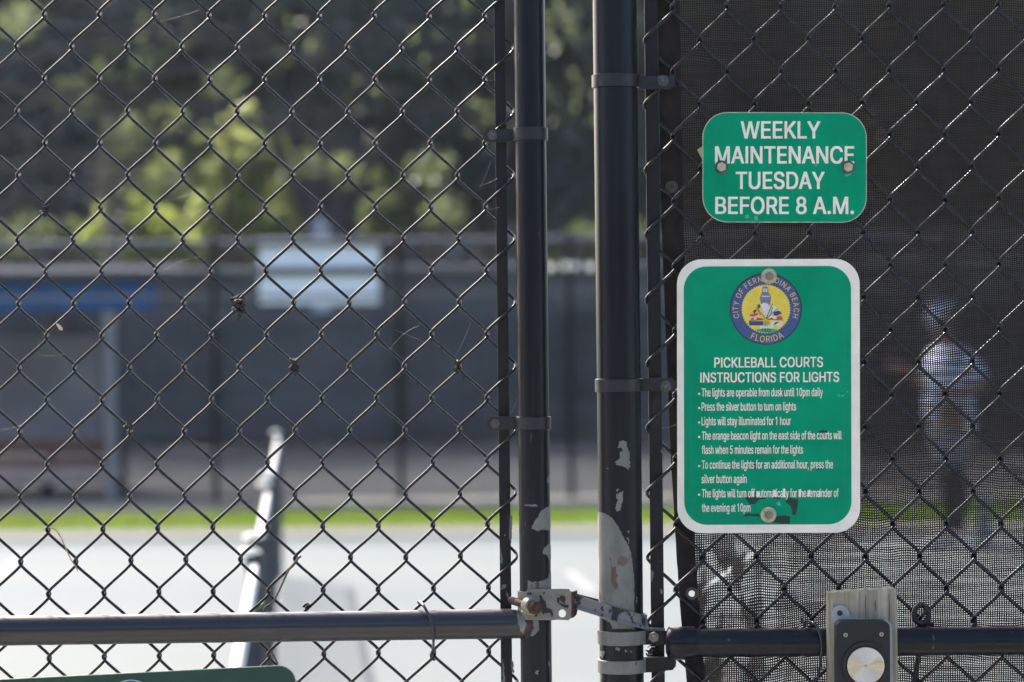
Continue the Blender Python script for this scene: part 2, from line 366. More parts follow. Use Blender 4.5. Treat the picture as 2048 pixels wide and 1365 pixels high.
# ------------------------------------------------------------------ trees
def leafquads(mb, c, rad, n, size, flatten=.8, shell=.35):
    for i in range(n):
        d = Vector((random.gauss(0, 1), random.gauss(0, 1), random.gauss(0, 1))).normalized()
        p = Vector(c) + d * rad * (shell + (1 - shell) * random.random() ** .6)
        p.z = c[2] + (p.z - c[2]) * flatten
        a = Vector((random.gauss(0, 1), random.gauss(0, 1), random.gauss(0, .7))).normalized()
        b2 = a.orthogonal().normalized(); b2.rotate(Matrix.Rotation(random.random() * 6.28, 3, a))
        s = size * random.uniform(.6, 1.3); e = a.cross(b2) * s * .5
        mb.add([p - b2 * s, p - e, p + b2 * s, p + e], [(0, 1, 2, 3)])
M['oakleaf'] = leafmat('dark_oak_leaves', (.066, .080, .076), (.135, .155, .125), (.06, .075, .035), .35)
M['oakleaf2'] = leafmat('olive_oak_leaves', (.095, .10, .08), (.18, .19, .13), (.12, .14, .06), .45)
M['moss'] = leafmat('grey_hanging_moss', (.12, .125, .105), (.17, .17, .145), (.10, .10, .08), .4)
M['lime'] = leafmat('lime_backlit_leaves', (.10, .15, .045), (.15, .20, .06), (.42, .49, .12), .62, .5)
M['lime2'] = leafmat('yellow_backlit_leaves', (.12, .145, .06), (.19, .21, .09), (.36, .41, .14), .6, .5)
M['midleaf'] = leafmat('mid_green_leaves', (.085, .105, .06), (.13, .16, .08), (.20, .25, .09), .5)
M['bark'] = mat('dark_grey_bark', (.065, .058, .056), .9, 0, .1, .4, 3, None, (1, 1, .25), .6, 8)
M['palebark'] = mat('pale_grey_bark', (.22, .205, .18), .9, 0, .1, .3, 3, None, (1, 1, .25), .6, 8)
M['deep'] = leafmat('deep_wood_leaves', (.078, .092, .092), (.145, .162, .15), (.03, .04, .022), .25, .15)

def tree(name, label, cat, base, top, r, blobs, n, size, lm, bm_='bark', extra=None, group='trees beyond the fences'):
    base = Vector(base); top = Vector(top)
    t = thing(name, label, cat, base, group)
    mb = MB(); m = 9; pts = [base.lerp(top, k / m) + Vector((noise.noise(Vector((k * .6, base.x, 0))), noise.noise(Vector((k * .6, 3, base.x))), 0)) * .18 * (k > 0) for k in range(m + 1)]
    mb.tube(pts, [r * (1.35 if k == 0 else 1.05 - .55 * k / m) for k in range(m + 1)], 12)
    cr = MB()
    for (c, rad, mult) in blobs:
        c = Vector(c); s = pts[random.randint(m // 2, m)]; mid = s.lerp(c, .5) + Vector((0, 0, .3))
        mb.tube([s, mid, c], [r * .4, r * .25, r * .08], 7, False)
        leafquads(cr, c, rad, int(n * mult), size)
    obj('trunk', mb, M[bm_], t, fix=False); obj('crown', cr, M[lm], t, fix=False)
    if extra:
        mm = MB()
        for (px, py, Y, ln, cnt) in extra:
            q = P(px, py, Y)
            for i in range(cnt):
                x = q.x + random.gauss(0, .16); y = Y + random.gauss(0, .2); z = q.z + random.uniform(-.2, .2); l = ln * random.uniform(.5, 1.2)
                for k in range(5):
                    leafquads(mm, (x + random.gauss(0, .04), y, z - l * k / 5), .12, 3, .09, 2.2)
        obj('moss_fronds', mm, M['moss'], t, fix=False)
    return t
def blobs_px(lst, Y): return [(P(x, y, Y + random.uniform(-1.2, 1.2)), r, m) for (x, y, r, m) in lst]
# big dark oaks, their lower limbs hanging into the top of the picture
tree('oak_tree', 'dark oak with thick trunk leaning left behind the blank sign', 'tree', (P(725, 682, 45).x, 45, 0), P(585, 200, 45), .30,
     blobs_px([(500, -40, 1.5, 1), (640, 20, 1.5, 1.2), (760, 60, 1.4, 1.2), (560, 130, .7, .4), (860, -30, 1.6, 1), (720, 170, .9, .6), (420, 40, 1.0, .7), (700, -190, 2, 1), (840, 240, .8, .5)], 45), 1500, .13, 'oakleaf', extra=[(655, 240, 44, .8, 10), (560, 200, 44, .6, 8)])
tree('oak_tree', 'dark oak standing over the blue roofed shelter', 'tree', (P(118, 682, 44).x, 44, 0), P(95, 120, 44), .24,
     blobs_px([(-80, 30, 1.5, 1), (60, 130, 1.0, .8), (140, 10, 1.4, 1), (20, 230, .9, .6), (250, 60, 1.1, .8), (-60, 320, 1.1, .8), (130, 260, .5, .3), (60, -160, 2, 1), (30, 390, .5, .3)], 44), 1500, .13, 'oakleaf', extra=[(90, 250, 43, 1.0, 12)])
tree('oak_tree', 'pale barked oak trunk draped in moss, left of centre', 'tree', (P(232, 682, 47).x, 47, 0), P(222, 150, 47), .17,
     blobs_px([(220, 40, 1.3, 1), (330, -20, 1.5, 1), (330, 120, .9, .6), (180, 160, .7, .4), (420, 130, .7, .4), (260, -170, 2, 1)], 47), 1400, .13, 'oakleaf2', 'palebark', extra=[(215, 330, 46, 1.2, 14), (310, 230, 46, .9, 10), (360, 260, 46, .7, 7), (250, 130, 46, .8, 8)])
tree('oak_tree', 'dark dense oak behind the tall gate post', 'tree', (P(985, 682, 46).x, 46, 0), P(955, 180, 46), .24,
     blobs_px([(960, 30, 1.7, 1.2), (1080, 120, 1.4, 1.2), (900, 170, 1.1, 1), (1010, 270, 1.1, 1), (1130, 280, .9, .8), (1200, 40, 1.6, 1), (800, 300, .5, .4), (940, 370, .7, .6), (1100, 390, .7, .6), (1000, -180, 2, 1), (1080, 460, .4, .3)], 46), 1500, .13, 'oakleaf', extra=[(1150, 230, 45, .6, 6)])
tree('oak_tree', 'dark oak seen only through the woven screen, nearest the signs', 'tree', (P(1400, 682, 45).x, 45, 0), P(1420, 150, 45), .26,
     blobs_px([(1350, 60, 1.7, 1.1), (1500, 130, 1.6, 1.1), (1420, 280, 1.3, 1), (1560, 330, 1.1, .8), (1330, 350, .9, .8), (1450, -150, 2, 1)], 45), 1300, .14, 'oakleaf')
tree('oak_tree', 'dark oak seen through the woven screen above the person', 'tree', (P(1850, 682, 46).x, 46, 0), P(1860, 150, 46), .26,
     blobs_px([(1700, 60, 1.8, 1.1), (1880, 80, 1.7, 1.1), (1780, 270, 1.3, 1), (1960, 260, 1.4, 1), (2100, 120, 1.8, 1), (1850, -150, 2, 1), (1900, 380, 1, .8)], 46), 1300, .14, 'oakleaf')
# sunlit understorey
for (lab, nm, px, Y, bl, lm) in (
    ('lime backlit bush left of centre, above the shelter roof', 'bush', 280, 52, [(250, 440, .55, 1), (300, 470, .6, 1), (220, 480, .5, .8), (350, 500, .5, .7)], 'lime'),
    ('broad yellow green bush filling the gap left of the leaning trunk', 'bush', 520, 55, [(480, 330, .8, 1), (560, 390, .9, 1.2), (460, 430, .8, 1), (540, 470, .7, 1), (610, 450, .6, .8), (500, 250, .5, .5), (590, 300, .5, .4), (415, 370, .5, .5)], 'lime2'),
    ('tall loose sunlit sapling between the pale trunk and the bush', 'sapling', 340, 56, [(270, 280, .55, .6), (360, 350, .6, .7), (330, 250, .45, .4), (400, 300, .5, .5), (160, 200, .5, .5), (300, 390, .6, .6), (380, 430, .5, .6)], 'lime2'),
    ('loose pale green sapling in front of the dark oak, left of the leaning trunk', 'sapling', 450, 50, [(445, 165, .28, .3), (395, 290, .35, .35), (350, 275, .25, .25), (690, 350, .3, .3), (610, 330, .35, .35), (250, 265, .3, .3)], 'lime2'),
    ('small bright sapling at the upper left corner', 'sapling', 55, 53, [(42, 40, .42, .7), (90, 60, .3, .35), (150, 180, .35, .4), (30, 470, .5, .6), (110, 470, .5, .5)], 'midleaf'),
    ('mid green bush between leaning trunk and gate post', 'bush', 850, 54, [(850, 370, .55, .7), (845, 240, .3, .2), (960, 70, .25, .2), (800, 340, .5, .5), (900, 420, .55, .6), (770, 430, .5, .6), (970, 450, .4, .4), (460, 165, .3, .25)], 'midleaf'),
    ('dull green bush seen through the gap between the posts', 'bush', 1150, 56, [(1110, 480, .6, .7), (1160, 500, .6, .7), (1240, 470, .5, .5)], 'midleaf')):
    b0 = P(px, 682, Y)
    tree(nm, lab, nm, (b0.x, Y, 0), (b0.x + .1, Y, P(px, bl[0][1] + 60, Y).z), .06, blobs_px(bl, Y), 520, .15, lm, 'bark', None, 'sunlit bushes beyond the lot')
M['olive'] = leafmat('olive_sparse_leaves', (.08, .10, .05), (.13, .15, .08), (.22, .27, .11), .5)
tree('glint_tree', 'added slender tree whose sparse sunlit leaves make blurred glints over the lot', 'tree', (P(-260, 682, 39).x, 39, 0), P(-120, -60, 39), .12,  # added tree, its scattered leaves make the bright blur discs
     blobs_px([(40, 40, .34, .22), (150, 190, .36, .22), (445, 165, .30, .16), (250, 262, .34, .2), (690, 345, .32, .15), (860, 335, .36, .2), (890, 420, .34, .2), (610, 330, .3, .14), (60, 465, .4, .2), (240, 120, .5, .1), (560, 90, .6, .05), (760, 160, .7, .03), (900, 60, .6, .03), (330, 380, .4, .15), (350, 60, .6, .06), (1150, 200, .6, .08), (1120, 60, .5, .08), (980, 250, .5, .06)], 38.5), 430, .066, 'olive', 'bark', None)
mb = MB()
for i in range(46):
    for j in range(13):
        leafquads(mb, (-23 + i + random.uniform(-.4, .4), 71 + random.uniform(-2, 5), .3 + 1.15 * j + random.uniform(-.4, .4)), random.uniform(.9, 1.5), 95, .38)
        leafquads(mb, (-23 + i + random.uniform(-.5, .5), 79, .3 + 1.15 * j), 1.3, 10, .9)
tag(obj('far_wood', mb, M['deep'], fix=False), 'dark mass of far woodland closing the view behind the trees', 'woodland', kind='stuff')

mb = MB()  # trees added out of view to put a dark band in the button's reflection
for i in range(60):
    for j in range(4): leafquads(mb, (-45 + 1.5 * i + random.uniform(-.6, .6), -28 + random.uniform(-2, 2), .6 + 1.9 * j + random.uniform(-.5, .5)), random.uniform(1.1, 1.7), 30, .9)
tag(obj('mirrored_tree_line', mb, M['oakleaf'], fix=False), 'dark tree line added behind the camera, seen only mirrored in the push button', 'woodland', kind='stuff')
# ------------------------------------------------------------------ the person on the court
M['skin'] = mat('tanned_skin', (.26, .145, .095), .6)
M['shirt'] = mat('white_blue_shirt', (.46, .51, .64), .8, var=.05, vs=6)
M['shorts'] = mat('light_grey_shorts', (.26, .27, .30), .8, var=.08, vs=6)
M['shoe'] = mat('white_sport_shoe', (.6, .6, .6), .6)
def skin(name, vs, es, m, parent, label=None, sub=2):
    me = bpy.data.meshes.new(name); off = wloc(parent)
    me.from_pydata([v[0] for v in vs], es, [])
    o = bpy.data.objects.new(name, me); C.objects.link(o)
    sk = o.modifiers.new('Skin', 'SKIN'); sk.use_smooth_shade = True
    sv = me.skin_vertices[0].data
    for i, v in enumerate(vs): sv[i].radius = v[1] if isinstance(v[1], tuple) else (v[1], v[1])
    sv[0].use_root = True
    ss = o.modifiers.new('Sub', 'SUBSURF'); ss.levels = sub; ss.render_levels = sub
    bpy.context.view_layer.update()
    me2 = bpy.data.meshes.new_from_object(o.evaluated_get(bpy.context.evaluated_depsgraph_get()))
    o.modifiers.clear(); o.data = me2; bpy.data.meshes.remove(me)
    me2.materials.clear(); me2.materials.append(m)
    for p in me2.polygons: p.use_smooth = True
    o.parent = parent; o.name = name
    return o
gp = G(1905, 1094)
t = thing('person', 'person in white shirt and cap standing on court behind the screen', 'person', gp)
hands = []
def arm(sh, el, wr, dirn, base):
    vs = [(sh, .055), (Vector(sh).lerp(Vector(el), .5), .048), (el, .04), (wr, .027)]; es = [(base - 1, base), (base, base + 1), (base + 1, base + 2), (base + 2, base + 3)]
    w_ = Vector(wr); d = Vector(dirn).normalized(); sdv = d.orthogonal().normalized(); pal = w_ + d * .07
    vs.append((pal, (.034, .016))); es.append((base + 3, base + 4)); k = base + 5
    for f in range(4):
        o_ = sdv * (.027 - .018 * f); l = (.065, .078, .072, .055)[f]
        vs += [(pal + o_ + d * .03, .009), (pal + o_ + d * (.03 + l * .5) + Vector((0, 0, -.008)), .008), (pal + o_ + d * (.025 + l) + Vector((0, 0, -.028)), .007)]
        es += [(base + 4, k), (k, k + 1), (k + 1, k + 2)]; k += 3
    vs += [(w_ + d * .04 + sdv * .035, .011), (w_ + d * .07 + sdv * .055, .009)]; es += [(base + 4, k), (k, k + 1)]
    return vs, es
vs = [((0, 0, .93), (.15, .11)), ((-.005, 0, 1.12), (.14, .105)), ((0, 0, 1.30), (.165, .115)), ((-.02, 0, 1.43), (.08, .07)), ((-.035, 0, 1.49), .052),
      ((-.05, 0, 1.56), (.072, .085)), ((-.055, 0, 1.63), (.075, .092)), ((-.05, 0, 1.68), (.055, .07)), ((-.145, -.005, 1.575), (.014, .014)), ((-.12, 0, 1.53), (.03, .04))]
es = [(0, 1), (1, 2), (2, 3), (3, 4), (4, 5), (5, 6), (6, 7), (5, 8), (5, 9)]
n0 = len(vs)
a1, e1 = arm((.05, -.19, 1.36), (.24, -.20, 1.15), (.02, -.25, 1.10), (-1, -.1, .05), n0); e1[0] = (2, n0); vs += a1; es += e1
n1 = len(vs)
a2, e2 = arm((-.08, .17, 1.36), (-.16, .19, 1.14), (-.30, .08, 1.27), (-1, -.3, .35), n1); e2[0] = (2, n1); vs += a2; es += e2
n2 = len(vs)
for s, kx in ((-1, -.06), (1, .05)):
    b0 = len(vs)
    vs += [((kx * .4, .09 * s, .86), .095), ((kx, .10 * s, .50), .06), ((kx + .03, .11 * s, .34), .052), ((kx + .01, .11 * s, .09), .036), ((kx - .11, .115 * s, .045), (.04, .032))]
    es += [(0, b0), (b0, b0 + 1), (b0 + 1, b0 + 2), (b0 + 2, b0 + 3), (b0 + 3, b0 + 4)]
body = skin('body', vs, es, M['skin'], t)
skin('shirt', [((0, 0, 1.12), (.185, .15)), ((0, 0, .86), (.185, .15)), ((0, 0, 1.30), (.195, .15)), ((-.015, 0, 1.42), (.10, .09)), ((.05, -.19, 1.36), .085), ((.21, -.20, 1.18), .07), ((-.08, .17, 1.36), .085), ((-.15, .19, 1.17), .066)],
     [(0, 1), (0, 2), (2, 3), (2, 4), (4, 5), (2, 6), (6, 7)], M['shirt'], t)
skin('leggings', [((0, 0, .88), (.13, .11)), ((-.03, -.095, .80), .10), ((-.06, -.10, .50), .069), ((-.03, -.11, .34), .06), ((-.05, -.11, .10), .045), ((.02, .095, .80), .10), ((.05, .10, .50), .069), ((.08, .11, .34), .06), ((.06, .11, .10), .045)], [(0, 1), (1, 2), (2, 3), (3, 4), (0, 5), (5, 6), (6, 7), (7, 8)], mat('dark_leggings', (.02, .022, .03), .8), t)
skin('shorts', [((0, 0, .90), (.17, .135)), ((-.03, -.095, .80), .115), ((-.06, -.10, .54), .09), ((.02, .095, .80), .115), ((.05, .10, .54), .09)], [(0, 1), (1, 2), (0, 3), (3, 4)], M['shorts'], t)
for s, kx in ((-1, -.06), (1, .05)):
    skin('shoe', [((kx + .03, .11 * s, .05), .05), ((kx - .06, .113 * s, .045), (.05, .045)), ((kx - .15, .117 * s, .035), (.04, .03)), ((kx + .02, .11 * s, .10), .045)], [(0, 1), (1, 2), (0, 3)], M['shoe'], t)
skin('cap', [((-.045, 0, 1.655), (.088, .105)), ((-.045, 0, 1.705), (.065, .08)), ((-.13, 0, 1.645), (.07, .012)), ((-.19, 0, 1.635), (.06, .01))], [(0, 1), (0, 2), (2, 3)], M['shirt'], t)
skin('hair', [((-.0, 0, 1.60), (.06, .092)), ((.02, 0, 1.55), (.04, .07))], [(0, 1)], mat('dark_hair', (.03, .022, .016), .6), t)
# glyph outlines of the lettering: character: (advance, outlines)
GLYPHS={',':(188,"38,-119 68,71 137,71 84,-119"),
'.':(188,"95,-4 78,-1 63,9 53,24 50,41 53,59 63,73 78,83 95,87 113,83 128,73 138,59 141,41 138,24 128,9 113,-1"),
'0':(453,"227,-7 174,1 130,24 95,62 69,113 60,144 53,178 49,214 48,254 49,294 53,330 60,364 69,395 95,447 130,484 174,508 227,516 279,508 323,484 358,447 384,395 393,364 400,330 404,294 405,254 404,214 400,178 393,144 384,113 359,62 323,24 279,1|227,50 261,56 290,74 313,103 330,144 340,194 344,254 340,314 330,365 313,405 290,435 261,453 227,460 192,453 163,435 140,405 123,365 113,314 109,254 113,194 123,144 140,103 163,74 192,56"),
'1':(453,"276,509 276,0 212,0 212,448 209,448 86,358 86,427 198,509"),
'2':(453,"64,0 64,47 234,229 261,257 282,282 299,305 311,327 318,348 320,371 317,397 308,419 293,436 273,449 250,457 224,460 196,457 172,447 153,433 139,413 130,390 127,362 66,362 71,405 86,442 111,473 143,496 182,511 225,516 268,511 306,497 337,474 361,445 376,411 381,372 378,345 371,318 357,290 336,259 306,223 267,180 153,60 153,57 389,57 389,0"),
'5':(453,"221,-7 178,-2 140,11 108,32 83,60 66,93 60,130 122,130 127,108 138,89 154,73 173,60 196,52 221,50 250,53 276,64 298,82 314,104 324,131 328,162 324,193 314,221 297,244 275,262 248,273 218,277 192,275 167,268 145,258 128,246 67,253 96,509 366,509 366,452 151,452 134,301 136,301 155,315 178,325 203,331 229,334 263,330 294,321 321,306 345,285 364,260 379,231 388,199 391,163 385,117 369,76 343,41 309,15 268,-1"),
'8':(453,"226,-7 178,-2 136,11 101,33 74,62 57,96 52,135 55,166 65,195 81,220 101,241 125,256 153,265 153,267 119,282 93,308 76,342 70,380 75,417 90,450 114,477 146,498 184,511 226,516 269,511 306,498 337,477 361,450 377,417 382,380 376,342 359,308 333,282 300,267 300,265 327,256 351,241 372,220 387,195 397,166 401,135 395,96 378,62 352,33 317,11 275,-2|226,49 258,52 285,60 307,74 323,91 333,113 337,139 333,165 322,189 305,208 283,223 256,232 226,235 196,232 169,223 147,208 130,189 119,165 115,139 119,113 129,91 145,74 167,60 195,52|226,290 252,292 274,300 293,313 307,330 316,351 319,376 316,399 308,420 294,437 275,449 252,457 226,460 200,457 177,449 159,437 145,420 136,399 133,376 136,351 145,330 159,313 178,300 201,292"),
'A':(480,"16,0 201,509 276,509 463,0 395,0 343,142 135,142 85,0|155,199 322,199 238,432"),
'B':(456,"60,0 60,509 241,509 289,504 329,491 359,469 381,442 394,410 398,374 395,344 387,320 373,301 356,286 336,275 315,267 315,262 339,257 363,245 385,227 402,203 414,173 418,136 413,100 400,67 377,39 344,18 301,4 247,0|125,57 245,57 296,63 330,80 349,105 355,137 352,161 342,184 327,203 306,218 279,228 248,231 125,231|125,285 238,285 265,288 288,296 308,309 323,326 333,348 336,372 330,403 313,429 283,446 240,452 125,452"),
'C':(510,"267,-7 235,-5 205,1 177,11 150,25 126,42 104,63 86,88 70,115 57,146 48,179 42,215 40,254 42,293 48,329 57,362 70,393 86,421 104,445 126,466 150,484 177,498 205,508 235,514 267,516 305,513 340,504 373,490 402,471 427,447 448,418 463,385 473,348 408,348 401,373 389,395 375,413 357,428 337,440 315,449 292,454 267,456 223,450 184,432 150,403 125,364 109,314 103,254 109,194 125,145 151,105 184,76 223,59 267,53 292,55 315,60 337,69 357,81 375,96 389,114 401,136 408,160 473,160 463,124 448,91 428,62 402,38 373,19 341,5 305,-4"),
'D':(502,"60,0 60,509 225,509 261,507 294,501 325,492 353,478 399,441 433,391 446,361 455,329 460,293 462,255 460,217 455,181 446,149 433,119 417,92 398,68 376,48 351,31 322,17 291,8 256,2 219,0|125,57 125,452 221,452 275,446 320,428 354,399 379,361 394,312 399,255 394,198 379,149 354,110 318,81 272,63 215,57"),
'E':(419,"60,0 60,509 372,509 372,452 125,452 125,286 355,286 355,229 125,229 125,57 375,57 375,0"),
'F':(410,"60,0 60,509 369,509 369,452 125,452 125,278 346,278 346,221 125,221 125,0"),
'G':(520,"269,-7 236,-5 205,1 176,11 149,25 125,43 104,64 85,88 69,116 57,146 47,179 42,215 40,254 42,293 47,329 57,362 69,393 85,421 103,445 125,466 149,484 175,498 203,508 233,514 265,516 304,513 340,504 374,489 403,469 429,445 449,416 465,384 474,349 408,349 399,372 387,393 373,411 356,427 337,439 315,448 291,454 265,456 222,450 183,432 150,404 125,364 109,314 103,254 109,194 125,145 151,105 184,76 224,59 269,53 309,57 345,71 374,93 396,123 410,160 414,199 283,199 283,256 478,256 478,200 471,141 451,91 419,50 377,19 326,0"),
'H':(517,"60,0 60,509 125,509 125,289 392,289 392,509 457,509 457,0 392,0 392,232 125,232 125,0"),
'I':(185,"60,0 60,509 125,509 125,0"),
'K':(467,"60,0 60,509 125,509 125,262 364,509 448,509 234,290 449,0 372,0 188,243 125,178 125,0"),
'L':(393,"60,0 60,509 125,509 125,57 361,57 361,0"),
'M':(628,"60,0 60,509 152,509 314,80 476,509 568,509 568,0 504,0 504,420 342,0 286,0 122,420 122,0"),
'N':(523,"60,0 60,509 136,509 400,95 399,509 463,509 463,0 387,0 124,413 124,0"),
'O':(533,"267,-7 235,-5 205,1 177,11 150,25 126,42 105,63 86,88 70,115 57,146 48,179 42,215 40,254 42,293 48,329 57,362 70,393 86,421 105,445 126,466 150,484 177,498 205,508 235,514 267,516 299,514 329,508 357,498 384,484 408,466 429,445 448,421 464,393 477,362 486,329 491,293 493,254 491,215 486,179 477,146 464,115 448,88 429,63 408,42 384,25 357,11 329,1 299,-5|267,53 310,59 349,76 383,105 408,144 425,194 430,254 425,314 408,365 383,404 349,433 310,450 267,456 223,450 184,433 151,404 125,364 109,314 103,254 109,194 125,144 151,105 184,76 223,59"),
'P':(445,"60,0 60,509 235,509 289,503 332,487 366,462 390,430 404,391 409,348 404,304 390,265 366,233 332,207 289,191 235,186 125,186 125,0|125,242 125,452 232,452 268,449 297,439 318,423 333,402 342,376 344,348 342,319 333,294 318,272 297,256 269,246 233,242"),
'R':(449,"60,0 60,509 236,509 290,504 333,489 367,465 390,433 405,395 409,352 405,309 390,271 367,240 333,217 306,207 428,0 353,0 238,198 125,198 125,0|125,255 125,452 233,452 269,449 298,440 319,425 334,405 342,380 345,352 342,324 334,300 319,281 298,267 269,258 234,255"),
'S':(447,"224,-9 172,-4 128,9 91,31 64,60 46,96 38,137 104,137 110,110 123,88 142,71 166,59 194,52 224,49 257,52 286,60 311,74 329,92 341,114 346,139 342,161 332,179 316,193 296,205 272,214 245,222 184,239 128,260 86,289 60,326 52,372 58,413 75,448 102,476 138,498 180,511 227,516 275,511 316,498 351,476 377,449 394,415 401,378 337,378 326,412 302,437 267,453 225,459 194,456 167,448 145,435 129,418 118,398 115,376 119,352 131,334 148,319 169,308 191,300 212,293 264,279 287,272 312,264 336,252 359,238 379,220 395,198 405,171 408,139 403,99 386,64 360,34 323,11 278,-4"),
'T':(449,"32,452 32,509 417,509 417,452 257,452 257,0 193,0 193,452"),
'U':(517,"259,-8 203,-2 154,15 114,43 85,80 66,124 60,173 60,509 124,509 124,178 128,144 141,113 160,87 187,68 220,56 259,52 298,56 331,68 357,87 377,113 389,144 393,178 393,509 457,509 457,173 451,124 433,80 403,43 363,15 315,-2"),
'W':(686,"155,0 16,509 82,509 192,70 306,509 380,509 493,70 603,509 670,509 530,0 455,0 343,440 230,0"),
'Y':(472,"203,0 203,208 16,509 91,509 236,262 381,509 455,509 268,208 268,0"),
'a':(389,"160,-9 126,-5 94,5 68,22 48,45 35,73 30,108 34,138 43,161 58,179 78,193 100,203 125,211 152,216 178,220 234,227 252,230 265,235 276,255 276,257 273,279 267,297 256,311 240,322 220,329 196,331 171,329 149,322 132,313 118,301 107,288 100,274 41,291 57,322 79,346 104,364 133,375 163,382 194,384 215,383 239,379 263,372 286,360 306,343 322,320 333,290 337,251 337,0 277,0 277,52 272,52 264,38 252,25 236,12 215,1 190,-6|170,45 202,49 228,59 248,74 263,93 272,115 276,138 276,190 259,182 231,176 200,171 175,168 154,164 134,159 117,150 103,139 95,124 92,105 94,87 102,72 114,61 130,52 149,47"),
'b':(424,"229,-8 198,-5 172,4 153,17 138,31 127,46 118,59 112,59 112,0 53,0 53,509 114,509 114,319 118,319 127,331 137,346 152,360 171,373 197,381 229,384 274,378 313,361 345,332 370,293 385,245 390,189 385,133 370,84 346,45 313,16 274,-2|220,47 253,51 279,66 301,88 316,117 325,151 328,189 325,227 316,261 301,290 280,311 253,325 220,330 188,325 161,312 140,291 125,263 116,229 113,189 116,150 125,115 140,86 162,65 188,51"),
'c':(396,"207,-8 159,-2 117,16 82,46 56,85 40,133 34,187 40,243 56,291 82,330 117,360 159,378 207,384 234,383 260,377 284,368 305,356 324,341 340,322 353,301 362,277 303,262 298,276 290,289 270,311 257,319 242,325 226,329 207,330 173,325 145,310 124,287 108,258 99,224 96,187 99,151 108,117 124,89 145,66 173,51 207,46 226,48 243,52 258,58 271,66 282,76 292,89 299,102 304,117 363,102 354,78 341,56 325,37 306,21 285,9 261,-1 235,-6"),
'd':(424,"195,-8 151,-2 111,16 79,45 55,84 39,133 34,189 39,245 55,293 79,332 112,361 151,378 196,384 228,381 253,373 272,360 287,346 298,331 306,319 311,319 311,509 372,509 372,0 313,0 313,59 307,59 298,46 287,31 272,17 252,4 227,-5|205,47 236,51 263,65 284,86 299,115 309,150 312,189 309,229 300,263 284,291 263,312 237,325 205,330 172,325 145,311 124,290 108,261 99,227 96,189 99,151 109,117 124,88 145,66 172,51"),
'e':(404,"212,-8 161,-2 117,16 82,46 56,85 40,132 34,187 39,242 55,290 81,329 115,359 157,378 205,384 236,382 266,374 294,361 319,341 341,315 357,282 368,242 371,194 371,169 97,169 100,139 110,106 128,80 151,61 179,50 212,46 234,48 254,53 271,61 285,73 297,88 306,105 365,91 353,63 335,39 311,19 283,4 249,-5|309,221 307,237 298,269 283,294 263,314 237,326 205,330 173,326 146,313 125,294 109,270 99,241 97,221"),
'f':(254,"228,379 228,327 6,327 6,379#81,0 81,432 84,461 96,486 113,505 135,519 161,527 187,530 207,529 222,527 243,521 227,468 215,472 195,474 171,470 154,460 145,443 142,419 142,0"),
'g':(425,"207,-151 168,-148 134,-140 105,-127 82,-110 64,-91 51,-69 101,-41 110,-53 122,-66 136,-78 154,-88 178,-95 207,-97 249,-92 282,-75 304,-47 311,-6 311,68 306,68 298,56 287,41 272,28 252,16 227,8 195,5 152,10 113,27 80,53 55,90 39,136 34,191 39,246 55,293 80,332 112,361 152,378 196,384 228,382 253,373 273,360 288,346 299,331 308,319 313,319 313,379 372,379 372,-9 367,-54 350,-90 324,-117 291,-136 251,-147|205,59 237,63 264,75 285,95 300,121 309,154 312,193 309,231 300,264 285,291 264,312 237,325 205,330 172,325 145,312 124,290 109,262 99,229 96,193 99,155 109,123 124,96 145,76 172,63"),
'h':(410,"114,227 114,0 53,0 53,509 114,509 114,290 124,332 152,362 187,379 227,384 264,380 295,369 321,349 341,321 353,285 357,240 357,0 296,0 296,235 290,275 273,304 246,323 210,329 184,326 161,317 141,303 126,283 117,257"),
'i':(167,"53,0 53,379 114,379 114,0|84,443 67,446 54,455 44,468 41,483 44,499 54,512 67,521 84,524 100,521 114,512 123,499 126,483 123,468 114,455 100,446"),
'k':(381,"53,0 53,509 114,509 114,205 287,379 360,379 195,215 372,0 296,0 152,175 114,137 114,0"),
'l':(189,"139,-2 101,3 74,20 58,47 53,84 53,509 114,509 114,99 115,77 120,62 146,52 160,53 170,54 181,3 162,-1"),
'm':(610,"53,0 53,379 112,379 112,300 118,323 132,346 151,363 172,376 195,384 219,386 257,380 287,361 309,331 317,303 322,321 337,343 357,361 381,375 407,383 437,386 468,383 497,372 522,354 541,328 553,296 557,255 557,0 496,0 496,254 490,289 473,313 447,326 419,330 395,328 374,320 358,307 345,290 338,270 335,247 335,0 274,0 274,260 269,288 253,311 229,326 199,330 178,328 158,320 140,307 126,289 117,266 114,238 114,0"),
'n':(410,"114,227 114,0 53,0 53,379 112,379 112,290 124,332 152,362 187,379 227,384 264,380 295,369 321,349 341,321 353,285 357,240 357,0 296,0 296,235 290,275 273,304 246,323 210,329 184,326 161,317 141,303 126,283 117,257"),
'o':(415,"207,-8 159,-2 117,16 82,46 56,85 40,133 34,187 40,243 56,291 82,330 117,360 159,378 207,384 256,378 299,360 333,330 359,291 376,243 381,187 376,133 359,85 333,46 299,16 256,-2|207,46 242,51 270,66 292,89 307,117 316,151 319,187 316,224 307,258 292,287 270,310 242,325 207,330 173,325 145,310 124,287 108,258 99,224 96,187 99,151 108,117 124,89 145,66 173,51"),
'p':(424,"53,-143 53,379 112,379 112,319 118,319 126,331 137,346 152,360 171,373 197,381 229,384 274,378 313,361 345,332 370,293 385,245 390,189 385,133 370,84 346,45 313,16 274,-2 229,-8 198,-5 173,4 153,17 138,31 127,46 118,59 114,59 114,-143|220,47 253,51 279,66 301,88 316,117 325,151 328,189 325,227 316,261 301,290 280,311 253,325 220,330 188,325 161,312 140,291 125,263 116,229 113,189 116,150 125,115 140,86 162,65 188,51"),
'r':(259,"53,0 53,379 112,379 112,321 115,321 130,347 152,367 181,380 213,385 229,384 243,384 243,322 230,324 207,326 182,323 159,315 140,301 126,284 117,262 114,237 114,0"),
